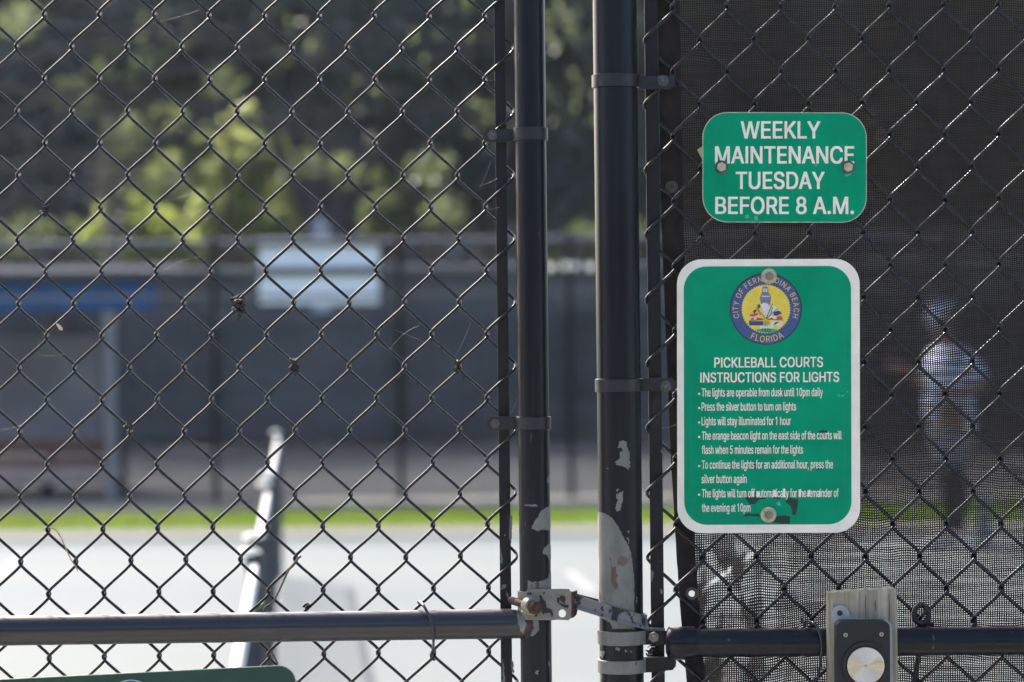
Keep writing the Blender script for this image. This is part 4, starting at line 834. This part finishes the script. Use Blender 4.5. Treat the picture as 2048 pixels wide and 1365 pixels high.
for j in range(nv + 1):
    py = -450 + 2350 * j / nv; hw = 44 - 6 * max(0, min(1, (py - 300) / 700))
    for i in range(nh + 1):
        px = edge(py) + hw * i / nh + noise.noise(Vector((py * .03, i, 8))) * .8; vs.append(P(px, py, ysc(px, py) - .0022 + (.0012 if i in (0, nh) else 0)))
mb.add(vs, [(j * (nh + 1) + i, j * (nh + 1) + i + 1, (j + 1) * (nh + 1) + i + 1, (j + 1) * (nh + 1) + i) for j in range(nv) for i in range(nh)], True)
hem = obj('hem', mb, M['hem'], scr)
for px, py in GROM:
    q = P(px, py, ysc(px, py)); mb = MB(); mb.ring(q, .0042, .0082, q.y - .0055, q.y - .0022, 24); obj('grommet', mb, mat('brown_grommet', (.06, .048, .036), .5, .4), scr)

# ------------------------------------------------------------------ lettering
def glyph_mesh(items, Y, off):
    """items: (char, function from glyph units to photo pixels). Filled outlines become flat film at depth Y"""
    mb = MB()
    for lay in (0, 1):                     # strokes that cross are laid as a second film
        cu = bpy.data.curves.new('tmp', 'CURVE'); cu.dimensions = '2D'; cu.fill_mode = 'BOTH'
        for ch, fn in items:
            data = (GLYPHS[ch][1].split('#') + [''])[lay]
            for c in (data.split('|') if data else ()):
                pts = [fn(*map(int, p.split(','))) for p in c.split()]
                sp_ = cu.splines.new('POLY'); sp_.points.add(len(pts) - 1); sp_.use_cyclic_u = True
                for q, (x, y) in zip(sp_.points, pts): q.co = (x, -y, 0, 1)
        o = bpy.data.objects.new('tmp', cu); C.objects.link(o); bpy.context.view_layer.update()
        me = bpy.data.meshes.new_from_object(o.evaluated_get(bpy.context.evaluated_depsgraph_get()))
        fs = [tuple(p.vertices) for p in me.polygons]
        for i, (dx, dy) in enumerate(((0, 0),) if not off else ((-1, -.6), (1, -.6), (-1, .6), (1, .6))):   # film laid in layers thickens the strokes
            if fs: mb.add([P(v.co.x + dx * off, -v.co.y + dy * off, Y - (i + lay * 5) * .00002) for v in me.vertices], fs)
        bpy.data.objects.remove(o); bpy.data.meshes.remove(me)
    return mb
CAPH = 509
def text_line(parent, s, x0, x1, base, cap, Y, off=.35, slope=0.0, m='letter'):
    adv = sum(GLYPHS[c][0] for c in s)
    l0 = min(int(p.split(',')[0]) for p in GLYPHS[s[0]][1].replace('|', ' ').replace('#', ' ').split())
    lastx = max(int(p.split(',')[0]) for p in GLYPHS[s[-1]][1].replace('|', ' ').replace('#', ' ').split())
    wd = adv - GLYPHS[s[-1]][0] + lastx - l0; sx = (x1 - x0) / wd; sy = cap / CAPH; items = []; pen = -l0
    for c in s:
        items.append((c, (lambda pen_: lambda gx, gy: (x0 + (pen_ + gx) * sx, base + slope * (pen_ + gx) * sx - gy * sy))(pen)))
        pen += GLYPHS[c][0]
    return obj('text_line', glyph_mesh(items, Y, off), M[m], parent, 'line reading "%s"' % s)

# ------------------------------------------------------------------ small green sign
YSG = YF - .0115
sg = thing('sign', 'small green sign reading weekly maintenance Tuesday before 8 A.M.', 'sign', P(1569, 446, YSG), 'green signs bolted to the fence')
mb = MB(); mb.prism(pp(rrect(1405, 225, 1733.5, 445.5, 50, 10, .003), YSG), YSG, YSG + .002); pl = obj('plate', mb, M['sedge'], sg); bevel(pl, .0005)
mb = flat([rrect(1406.6, 226.6, 1732, 444, 49, 10, .003)], YSG - .0004); obj('green_face', mb, M['sgreen'], pl)
for s, x0, x1, bs in (('WEEKLY', 1482.4, 1640, 277), ('MAINTENANCE', 1431, 1707.5, 327), ('TUESDAY', 1472.4, 1648.6, 378), ('BEFORE 8 A.M.', 1431.5, 1707, 428)):
    text_line(sg, s, x0, x1, bs, 33.6, YSG - .0008, .95)
for px, py in ((1442.9, 334.5), (1696, 335)): bolt('bolt', sg, px, py, YSG - .0014, .0062, M['zinc'], .0088, M['nut'], False)
mb = MB(); mb.prism(pp([(1394, 300), (1407, 292), (1420, 300), (1420, 322), (1406, 322)], YSG + .006), YSG + .004, YSG + .006); obj('backing_clip', mb, M['zinc'], sg)

# ------------------------------------------------------------------ large green sign
lg = thing('sign', 'tall green sign with white border giving pickleball court light instructions', 'sign', P(1537, 1066, YSG), 'green signs bolted to the fence')
mb = MB(); mb.prism(pp([(x + .0022 * (y - 792), y) for x, y in rrect(1354.5, 518.7, 1719.8, 1066.3, 50, 12, -.003)], YSG), YSG, YSG + .0022); pl = obj('plate', mb, M['swhite'], lg); bevel(pl, .0006)
obj('green_face', flat([[(x + .0022 * (y - 792), y) for x, y in rrect(1368, 533, 1702.5, 1049.5, 46, 12, -.004)]], YSG - .0004), M['sgreen'], pl)
Yt = YSG - .0008
text_line(lg, 'PICKLEBALL COURTS', 1429, 1645.7, 735.6, 19.8, Yt, .5, -.0064); text_line(lg, 'INSTRUCTIONS FOR LIGHTS', 1401, 1678, 765.4, 19.6, Yt, .5, -.005)
for s, x0, x1, bs, bl in (('The lights are operable from dusk until 10pm daily', 1403.5, 1645.4, 793.6, 1), ('Press the silver button to turn on lights', 1403.5, 1592, 822, 1), ('Lights will stay illuminated for 1 hour', 1403.5, 1581.6, 851, 1),
        ('The orange beacon light on the east side of the courts will', 1404, 1683, 880, 1), ('flash when 5 minutes remain for the lights', 1404, 1606, 908.3, 0), ('To continue the lights for an additional hour, press the', 1404, 1665.7, 938, 1),
        ('silver button again', 1403.5, 1493, 966.6, 0), ('The lights will turn off automatically for the remainder of', 1404, 1677, 995.4, 1), ('the evening at 10pm', 1404, 1501, 1024.2, 0)):
    text_line(lg, s, x0, x1, bs, 16.4, Yt, .27, -.004)
    if bl: obj('bullet', flat([[(1396.5, bs - 7.5), (1400.3, bs - 7.5), (1400.3, bs - 3.5), (1396.5, bs - 3.5)]], Yt), M['letter'], lg)
ir = rrect(1381, 551, 1689, 1033, 34, 12, -.004); ii = rrect(1382, 552, 1688, 1032, 33, 12, -.004); mb = MB(); n = len(ir)
mb.add(pp(ir + ii, YSG - .0005), [(k, (k + 1) % n, n + (k + 1) % n, n + k) for k in range(n)]); obj('sheeting_edge', mb, mat('green_sheeting_edge', (.0, .19, .105), .6), pl)
Z9 = lambda L_: [(x / 3.592 + 1340, y / 3.592 + 700) for x, y in L_]
chips('stain', M['sign_stain'], lg, [Z9(q) for q in ([(535, 1060), (590, 1052), (640, 1066), (690, 1058), (690, 1072), (640, 1078), (610, 1112), (570, 1108)], [(740, 1055), (800, 1058), (790, 1072), (745, 1068)], [(828, 1068), (860, 1060), (920, 1072), (922, 1110), (905, 1188), (880, 1186), (868, 1120), (835, 1100)],
     [(525, 1190), (560, 1176), (640, 1180), (650, 1196), (530, 1198)], [(740, 1200), (800, 1192), (862, 1194), (860, 1250), (790, 1248), (740, 1240)], [(1070, 585), (1100, 575), (1135, 580), (1130, 592), (1075, 596)], [(930, 625), (975, 620), (975, 640), (930, 640)], [(590, 820), (615, 815), (615, 858), (595, 858)],
     [(830, 820), (850, 820), (848, 850), (832, 850)], [(1055, 850), (1100, 846), (1095, 858), (1060, 860)], [(1065, 600), (1105, 596), (1105, 640), (1080, 640)])], None, 0, 0, .7, 1.0, flat_y=YSG - .0006)
for q in ([(1502.5, 983), (1508, 982), (1508, 994), (1503, 995)], [(1514, 985), (1519, 985), (1519, 994), (1514, 994)], [(1547, 980), (1552, 981), (1553, 994), (1546, 993)], [(1566, 977), (1570, 977), (1570, 995), (1566, 995)], [(1598, 979), (1601, 979), (1602, 994), (1597, 994)], [(1615, 981), (1620, 980), (1619, 994), (1614, 993)], [(1638, 982), (1641, 982), (1641, 994), (1638, 994)]):
    obj('smudge', chip([q], None, 0, 0, .7, .8, flat_y=Yt - .0003), M['letter'], lg, fix=False)
M['scuff'] = mat('pale_green_scuff', (.05, .36, .22), .7)
for p_, qs, yy in ((lg, ([(1675, 789), (1679, 788), (1680, 793), (1676, 794)], [(1682, 791), (1687, 790), (1688, 794), (1683, 794)], [(1694, 783), (1697, 782), (1697, 785), (1694, 785)], [(1552, 1006), (1560, 1003), (1562, 1012), (1555, 1012)]), YSG - .0007),
                   (sg, ([(1490, 432), (1496, 428), (1499, 436), (1492, 438)], [(1508, 434), (1515, 431), (1516, 440), (1511, 443)], [(1545, 392), (1549, 391), (1549, 395), (1545, 396)], [(1690, 350), (1702, 346), (1704, 349), (1692, 354)], [(1630, 330), (1636, 329), (1634, 333), (1630, 333)], [(1464, 396), (1468, 395), (1468, 400), (1465, 401)]), YSG - .0007)):
    for q in qs: obj('scuff', chip([q], None, 0, 0, .8, 1.0, flat_y=yy), M['scuff'], p_, fix=False)
# city emblem
em = obj('emblem', MB_ := flat([[(1531.9 + 72.2 * math.cos(t_ / 96 * 6.2832), 618.2 + 72 * math.sin(t_ / 96 * 6.2832)) for t_ in range(96)]], YSG - .0005), M['inkblack'], lg)
EM = lambda x, y: (1531.9 + (x - 900) / 6.823, 618.2 + (y - 670) / 6.823)
def sub(name, polys, m, d): return obj(name, flat([[EM(*p) for p in poly] for poly in polys], YSG - d), M[m], em)
circ = lambda r, n=96, wob=0, k=56: [(900 + (r + (wob if i % 2 else -wob)) * math.cos(i / n * 6.28319), 672 + (r + (wob if i % 2 else -wob)) * math.sin(i / n * 6.28319)) for i in range(n)]
sub('blue_ring', [circ(474)], 'eblue', .0006)
sub('sun_disc', [circ(330, 112, 9)], 'eyellow', .0007)
sub('tower', [[(832, 575), (958, 575), (955, 640), (905, 790), (895, 790), (835, 650)]], 'ewhite', .0009)
sub('lantern_room', [[(850, 385), (870, 365), (910, 365), (930, 385), (935, 450), (960, 480), (972, 515), (965, 560), (958, 600), (940, 632), (930, 600), (870, 585), (835, 605), (822, 560), (815, 515), (830, 480), (845, 450)]], 'egrey', .0010)
sub('lantern_glass', [[(862, 395), (885, 392), (885, 440), (864, 440)], [(896, 392), (920, 395), (918, 440), (896, 440)], [(838, 492), (950, 492), (945, 506), (842, 506)]], 'ewhite', .0011)
sub('navy_flags', [[(670, 838), (860, 838), (858, 896), (672, 896)], [(722, 700), (760, 670), (775, 700), (740, 740)], [(1000, 715), (1075, 690), (1120, 730), (1060, 760), (1010, 765)], [(780, 625), (810, 600), (830, 640), (800, 670)]], 'enavy', .0009)
sub('white_flags', [[(965, 838), (1122, 838), (1118, 896), (970, 896)], [(680, 775), (880, 815), (870, 825), (675, 825)], [(985, 620), (1060, 655), (950, 800), (925, 790)], [(690, 740), (720, 730), (860, 800), (700, 765)], [(950, 790), (1020, 745), (1050, 800), (960, 815)], [(1050, 690), (1095, 680), (1085, 710), (1030, 712)]], 'ewhite', .00085)
sub('red_flags', [[(1050, 775), (1110, 765), (1130, 800), (1125, 815), (1040, 815)], [(775, 785), (850, 800), (860, 822), (765, 825)], [(680, 745), (790, 725), (800, 745), (740, 775), (680, 770)], [(950, 800), (990, 790), (1000, 815), (955, 820)], [(690, 800), (730, 790), (740, 818), (700, 822)]], 'ered', .0010)
sub('red_flag_stripes', [[(762 + dx, 655 + dy), (790 + dx, 648 + dy), (796 + dx, 658 + dy), (768 + dx, 666 + dy)] for dx, dy in ((0, 0), (10, 22), (22, 44), (34, 66), (46, 88))], 'ered', .0011)
sub('blue_bird', [[(1000, 885), (1030, 850), (1080, 845), (1065, 862), (1040, 880), (1015, 888)]], 'eblue', .0010)
sub('flag_staffs', [[(884, 806), (660, 832), (660, 838), (884, 814)], [(900, 800), (986, 596), (992, 598), (908, 806)], [(905, 800), (1062, 652), (1066, 657), (912, 806)], [(890, 800), (760, 650), (764, 646), (896, 796)], [(915, 806), (1140, 820), (1140, 826), (915, 814)]] + [[(895, 830), (895 + 60 * math.cos(a), 830 + 80 * math.sin(a)), (895 + 60 * math.cos(a + .12), 830 + 80 * math.sin(a + .12))] for a in (.3, .7, 1.1, 1.5, 1.9, 2.3, 2.7)], 'inkblack', .0012)
sub('plinth', [[(820, 898), (1005, 898), (1008, 940), (815, 940)]], 'ewhite', .0008)
sub('wreath', [[(770 + 280 * i / 14, 948 + (10 if i % 2 else 0) - 18 * math.sin(i / 14 * 3.14)) for i in range(15)] + [(1050 - 280 * i / 14, 968 + (9 if i % 2 else 0) + 26 * math.sin(i / 14 * 3.14)) for i in range(15)]], 'egreen', .0011)
sub('green_flag', [[(960, 740), (985, 640), (997, 645), (975, 745)]], 'egreen', .0010)
def arc(s, r, a0, a1, hgt, inward=True):
    tot = sum(GLYPHS[c][0] for c in s); items = []; pen = 0; sc = hgt / CAPH
    for c in s:
        am = a0 + (a1 - a0) * (pen + GLYPHS[c][0] / 2) / tot; hw = GLYPHS[c][0] / 2
        def fn(gx, gy, am=am, hw=hw):
            lx = (gx - hw) * sc * .86; ly = gy * sc; ca, sa = math.cos(am), math.sin(am)
            if inward: X = 900 + (r + ly) * ca - lx * sa; Yv = 672 + (r + ly) * sa + lx * ca
            else: X = 900 + (r - ly) * ca + lx * sa; Yv = 672 + (r - ly) * sa - lx * ca
            return EM(X, Yv)
        items.append((c, fn)); pen += GLYPHS[c][0]
    return items
obj('ring_lettering', glyph_mesh(arc('CITY OF FERNANDINA BEACH', 378, R(161), R(379), 74) + arc('FLORIDA', 452, R(120), R(56), 84, False), YSG - .0008, .0), M['eyellow'], em)
obj('year', glyph_mesh([(c, (lambda i: lambda gx, gy: EM(838 + i * 34 + gx * .066, 982 - gy * .075))(i)) for i, c in enumerate('1825')], YSG - .0013, .12), M['inkblack'], em)
for px, py in ((1537.8, 553), (1537, 1030)): bolt('bolt', lg, px, py, YSG - .0026, .0060, M['nutz'], .0104, M['zinc'])

# ------------------------------------------------------------------ dark green sign at the lower left
YD = YP - .024
dg = thing('sign', 'dark green round cornered sign at the lower left, only its top edge in view', 'sign', P(240, 1700, YD), 'green signs bolted to the fence')
def tilt(poly): return [(x, y - .0505 * (x - 262)) for x, y in poly]
mb = MB(); mb.prism(pp(tilt(rrect(-120, 1346, 592, 1760, 36, 12)), YD), YD, YD + .0025); pl = obj('plate', mb, M['sedge'], dg); bevel(pl, .0005)
obj('green_face', flat([tilt(rrect(-118.5, 1347.6, 590.6, 1758, 35, 12))], YD - .0004), M['dgreen'], pl)
for r, m, d in ((50, 'letter', .0008), (48.5, 'eblue', .0011), (33, 'eyellow', .0014)):
    obj('emblem' if r == 50 else 'emblem_disc', flat([[(262 + r * math.cos(i / 48 * 6.2832), 1410 + r * math.sin(i / 48 * 6.2832)) for i in range(48)]], YD - d), M[m], dg)

# ------------------------------------------------------------------ wooden board and push button box
mW, N, L, b = nmat('weathered_board')
tc = N.new('ShaderNodeTexCoord'); mp = N.new('ShaderNodeMapping'); mp.inputs['Scale'].default_value = (150, 40, 5); L.new(tc.outputs['Object'], mp.inputs[0])
n1 = N.new('ShaderNodeTexNoise'); n1.inputs['Scale'].default_value = 1; n1.inputs['Detail'].default_value = 8; n1.inputs['Distortion'].default_value = .6; L.new(mp.outputs[0], n1.inputs['Vector'])
r1 = N.new('ShaderNodeValToRGB'); r1.color_ramp.elements[0].position = .3; r1.color_ramp.elements[1].position = .72
r1.color_ramp.elements[0].color = (.17, .145, .095, 1); r1.color_ramp.elements[1].color = (.38, .35, .27, 1); L.new(n1.outputs[0], r1.inputs[0])
n2 = N.new('ShaderNodeTexNoise'); n2.inputs['Scale'].default_value = 28; n2.inputs['Detail'].default_value = 3; L.new(tc.outputs['Object'], n2.inputs['Vector'])
r2 = N.new('ShaderNodeMapRange'); r2.inputs[1].default_value = .5; r2.inputs[2].default_value = .75; L.new(n2.outputs[0], r2.inputs[0])
mxw = N.new('ShaderNodeMix'); mxw.data_type = 'RGBA'; L.new(r2.outputs[0], mxw.inputs[0]); L.new(r1.outputs[0], mxw.inputs[6]); mxw.inputs[7].default_value = (.20, .20, .095, 1); L.new(mxw.outputs[2], b.inputs['Base Color'])
b.inputs['Roughness'].default_value = .85; bp = N.new('ShaderNodeBump'); bp.inputs['Strength'].default_value = .5; bp.inputs['Distance'].default_value = .001; L.new(n1.outputs[0], bp.inputs['Height']); L.new(bp.outputs[0], b.inputs['Normal'])
YB = YR - .0185 - .036
wb = thing('wooden_board', 'weathered upright wooden board fixed across the right rail', 'board', P(1726, 1600, YB))
top = [(1658 + 135 * i / 16, 1187 - 8.5 * i / 16 + random.uniform(-1.2, 1.2)) for i in range(17)]
mb = MB(); mb.prism(pp(top + [(1801, 1650), (1664, 1650)], YB), YB, YB + .036); o = obj('board', mb, mW, wb, fix=True); bevel(o, .0008)
mb = MB()
for x0_, y0_, ln in ((1731, 1190, 52), (1778, 1188, 90), (1668, 1205, 40), (1751, 1200, 22)):
    q = [P(x0_ + noise.noise(Vector((k * .6, x0_, 0))) * 1.2 + .01 * k * ln / 10, y0_ + ln * k / 10, YB - .0002) for k in range(11)]
    mb.tube(q, [.0001 + .00035 * math.sin(math.pi * min(.95, (k + 1) / 11)) for k in range(11)], 4)
obj('crack', mb, mat('crack_shadow_gap', (.03, .025, .018), .9), wb)
bb = thing('push_button_box', 'black box with round silver push button on the wooden board', 'button box', P(1728, 1420, YB), None)
ear = [(1668, 1250), (1664, 1228), (1668, 1216), (1678, 1211), (1690, 1214), (1697, 1222), (1700, 1232), (1708, 1238), (1760, 1240), (1776, 1241), (1784, 1252), (1788, 1450), (1672, 1450)]
mb = MB(); mb.prism(pp(ear, YB - .004), YB - .004, YB - .0003); gk = obj('mounting_plate', mb, M['boxgrey'], bb); bevel(gk, .001)
mb = MB(); c = P(1679.5, 1227, YB - .005); mb.disc(c, .0036, c.y - .0012, c.y + .001, 18, .003, 0, .0004); obj('rusty_screw', mb, M['rust'], gk)
YBX = YB - .030
mb = MB(); mb.prism(pp([(x + .004 * (y - 1300), y) for x, y in rrect(1673, 1243, 1780, 1442, 13, 8)], YBX), YBX, YB - .0042); hb = obj('housing', mb, M['boxblack'], bb); bevel(hb, .0022, 3)
for px, py in ((1691.3, 1270.5), (1763, 1269)):
    c = P(px, py, YBX); mb = MB(); mb.disc(c, .0030, YBX - .0012, YBX + .001, 20, .0024, 0, .0003); sc_ = obj('screw', mb, M['zinc'], hb)
    mb = MB()
    for a in (.5, .5 + math.pi / 2): mb.box((c.x, YBX - .00158, c.z), (.0032, .0002, .0007), Matrix.Rotation(a, 3, 'Y'))
    obj('slot', mb, M['inkblack'], sc_)
c = P(1731, 1331, YBX)
mb = MB(); mb.ring(c, .0250, .0295, YBX - .0035, YBX + .001, 56); obj('bezel', mb, M['boxblack'], hb)
mBt, N, L, b = nmat('turned_aluminium')
b.inputs['Metallic'].default_value = 1; b.inputs['Base Color'].default_value = (.50, .475, .42, 1); b.inputs['Roughness'].default_value = .13
random.seed(21); mb = MB(); nb = 72       # the face carries real lathe grooves
rings = [(.0238, -.001), (.0237, .0028), (.0232, .0040), (.0226, .0044)]; r = .0226; i = 0
while r > .0022:
    r -= .00006; i += 1; rings.append((r, .0046 + .000018 * math.sin(i * math.pi / 3 + .3) + (.0225 - r) * .012))
rings += [(.0018, .0044), (.0010, .0044)]
vs = [Vector((c.x + r * math.cos(2 * math.pi * k / nb), YBX - d_, c.z + r * math.sin(2 * math.pi * k / nb))) for r, d_ in rings for k in range(nb)]
fq = lambda j0, j1: [(j * nb + k, j * nb + (k + 1) % nb, (j + 1) * nb + (k + 1) % nb, (j + 1) * nb + k) for j in range(j0, j1) for k in range(nb)]
mb.add(vs, fq(0, len(rings) - 1) + [tuple((len(rings) - 1) * nb + k for k in range(nb))], False)
obj('push_button', mb, mBt, bb)

# ------------------------------------------------------------------ wire ties and scraps on the mesh
def wire_tie(name, label, pts, r, group='wire ties on the rails', m='rope'):
    mb = MB(); q = [P(*p) for p in pts]; s = []
    for i in range(len(q) - 1):
        p0, p1, p2, p3 = q[max(i - 1, 0)], q[i], q[i + 1], q[min(i + 2, len(q) - 1)]
        for k in range(5):
            u_ = k / 5; s.append(.5 * ((2 * p1) + (p2 - p0) * u_ + (2 * p0 - 5 * p1 + 4 * p2 - p3) * u_ * u_ + (3 * p1 - p0 - 3 * p2 + p3) * u_ ** 3))
    mb.tube(s + [q[-1]], r, 8); return tag(obj(name, mb, M[m]), label, {'wire_tie': 'tie', 'twig': 'twig'}.get(name, name.split('_')[-1]), group)
F_ = YP - .0192
wire_tie('wire_tie', 'bent dark wire tie looped over the left rail', [(848, 1213, YF + .004), (838, 1206, YF - .006), (838, 1203, YF - .010), (846, 1210, F_ + .008), (856, 1228, F_ - .001), (864, 1245, F_ - .003), (866.5, 1262, F_ - .003), (867, 1280, F_), (866, 1298, YF - .012), (862, 1312, YF - .009), (868, 1320, YF - .002), (866, 1314, YF + .006)], .0019)
G_ = YR - .0183
wire_tie('wire_tie', 'thin wire tie curling over the right rail beside the wooden board', [(1604, 1240, YF - .004), (1610, 1252, YF - .010), (1612, 1243, YF - .012), (1626, 1246, G_ + .006), (1638, 1262, G_ - .002), (1643, 1290, G_ - .003), (1642, 1318, G_ + .002), (1638, 1345, YF - .010), (1630, 1370, YF - .008)], .0017)
wire_tie('wire_tie', 'thick dark tie looped round a mesh crossing right of the wooden board', [(1866, 1250, YF - .006), (1853, 1246, YF - .010), (1840, 1248, YF - .011), (1829, 1238, YF - .011), (1829, 1222, YF - .011), (1836, 1212, YF - .004), (1848, 1211, YF - .004), (1856, 1222, YF - .011), (1855, 1238, YF - .011), (1848, 1250, YF - .009), (1840, 1300, YF + .004), (1834, 1330, YF + .004), (1828, 1370, YF + .003)], .0034, 'wire ties on the rails', 'knot')
wire_tie('twig', 'crooked dry twig hung through the mesh above the left rail', [(602, 1113, YF - .010), (594, 1120, YF - .011), (577, 1142, YF - .010), (566, 1165, YF - .009), (556, 1186, YF - .008), (545, 1205, YF - .008), (530, 1216, YF - .005), (528, 1240, YF + .004), (532, 1282, YF + .002), (545, 1308, YF - .004), (556, 1328, YF - .008)], .0013, None, 'twig')
mb = MB(); mb.add(pp([(523, 1207), (531, 1200), (527, 1216), (519, 1222), (512, 1222)], YF - .009) + pp([(524, 1209)], YF - .012), [(0, 1, 5), (1, 2, 5), (2, 3, 5), (3, 4, 5), (4, 0, 5)])
tag(obj('leaf', mb, mat('yellow_green_leaf', (.22, .24, .08), .6), fix=False), 'tiny yellowed leaf at the foot of the twig on the rail', 'leaf')
wire_tie('straw', 'dry grass straw dangling from a mesh crossing at the left', [(98, 1055, YF - .010), (108, 1058, YF - .011), (120, 1072, YF - .011), (132, 1098, YF - .010), (142, 1120, YF - .010), (151, 1133, YF - .010), (156, 1143, YF - .011)], .0008, None, 'straw')
mb = MB(); mb.tube([P(113, 648, YF - .010), P(118, 653, YF - .011), P(122, 658, YF - .012), P(125, 661, YF - .011)], [.0008, .0022, .0026, .0004], 8)
tag(obj('seed', mb, mat('pale_seed_husk', (.5, .45, .34), .6)), 'pale seed husk stuck to the mesh at the left', 'seed')
def debris(label, px, py, sx, sy, cnt, seed, k=1.0):
    random.seed(seed); mb = MB()
    for i in range(cnt):
        q = P(px + random.gauss(0, sx), py + random.gauss(0, sy), YF - .007 + random.gauss(0, .003)); a = Vector((random.gauss(0, 1), random.gauss(0, .6), random.gauss(0, 1.3))).normalized() * random.uniform(.002, .0055) * k
        r_ = random.uniform(.0008, .0024) * k; mb.tube([q - a, q + Vector((random.gauss(0, .001), 0, random.gauss(0, .001))), q + a], [r_ * .4, r_, r_ * .5], 6)
    return tag(obj('dried_scrap', mb, M['knot']), label, 'debris', 'dried scraps caught on the gate mesh')
debris('largest dark scrap on the gate mesh, below the left end of the blank sign', 477, 615, 5, 9, 34, 3, 1.7)
debris('dark scrap at a mesh crossing near the left edge, above the shelter roof', 89, 420, 3.5, 7, 20, 4, 1.25)
debris('round dark knot on the gate mesh left of the centre', 588, 735, 3.5, 5.5, 22, 5, 1.25)
debris('dark knot on the gate mesh nearest the gate post', 915, 735, 3.5, 6, 16, 6)
debris('small spiky scrap on the gate mesh in front of the shelter post', 260, 856, 6, 4, 14, 8)
debris('tiny curled scrap lying on the left rail', 614, 1213, 2, 3, 6, 9)
mb = MB()
for a, b_, sag in (((320, 43), (402, 19), 2), ((330, 402), (390, 384), 2), ((330, 540), (400, 514), -5), ((850, 685), (790, 660), 0), ((778, 700), (838, 652), -8), ((942, 645), (910, 715), 4), ((958, 380), (982, 322), 3), ((958, 372), (995, 357), 2), ((600, 600), (700, 622), 3), ((0, 860), (45, 850), 2), ((60, 712), (128, 709), 2), ((1020, 830), (1034, 797), 3), ((1322, 858), (1352, 850), 1), ((968, 162), (992, 160), 0), ((960, 420), (1000, 415), 1)):
    q = [P(a[0] + (b_[0] - a[0]) * k / 6, a[1] + (b_[1] - a[1]) * k / 6 + sag * math.sin(math.pi * k / 6), YF - .007) for k in range(7)]; mb.tube(q, .0001, 4)
tag(obj('spider_threads', mb, M['silk']), 'fine loose spider threads strung across the gate mesh', 'cobweb', kind='stuff')

# ------------------------------------------------------------------ the hazy summer air
mH = bpy.data.materials.new('hazy_air'); mH.use_nodes = True; N, L = mH.node_tree.nodes, mH.node_tree.links
N.remove(N['Principled BSDF']); pv = N.new('ShaderNodeVolumePrincipled'); pv.inputs['Color'].default_value = (.80, .88, 1, 1); pv.inputs['Density'].default_value = .00025; pv.inputs['Anisotropy'].default_value = .2
L.new(pv.outputs[0], N['Material Output'].inputs['Volume'])
mb = MB(); mb.box((0, 25, 8), (110, 130, 18.2)); hz = obj('haze', mb, mH); hz['kind'] = 'stuff'; hz['label'] = 'pale summer haze over the courts'; hz['category'] = 'haze'
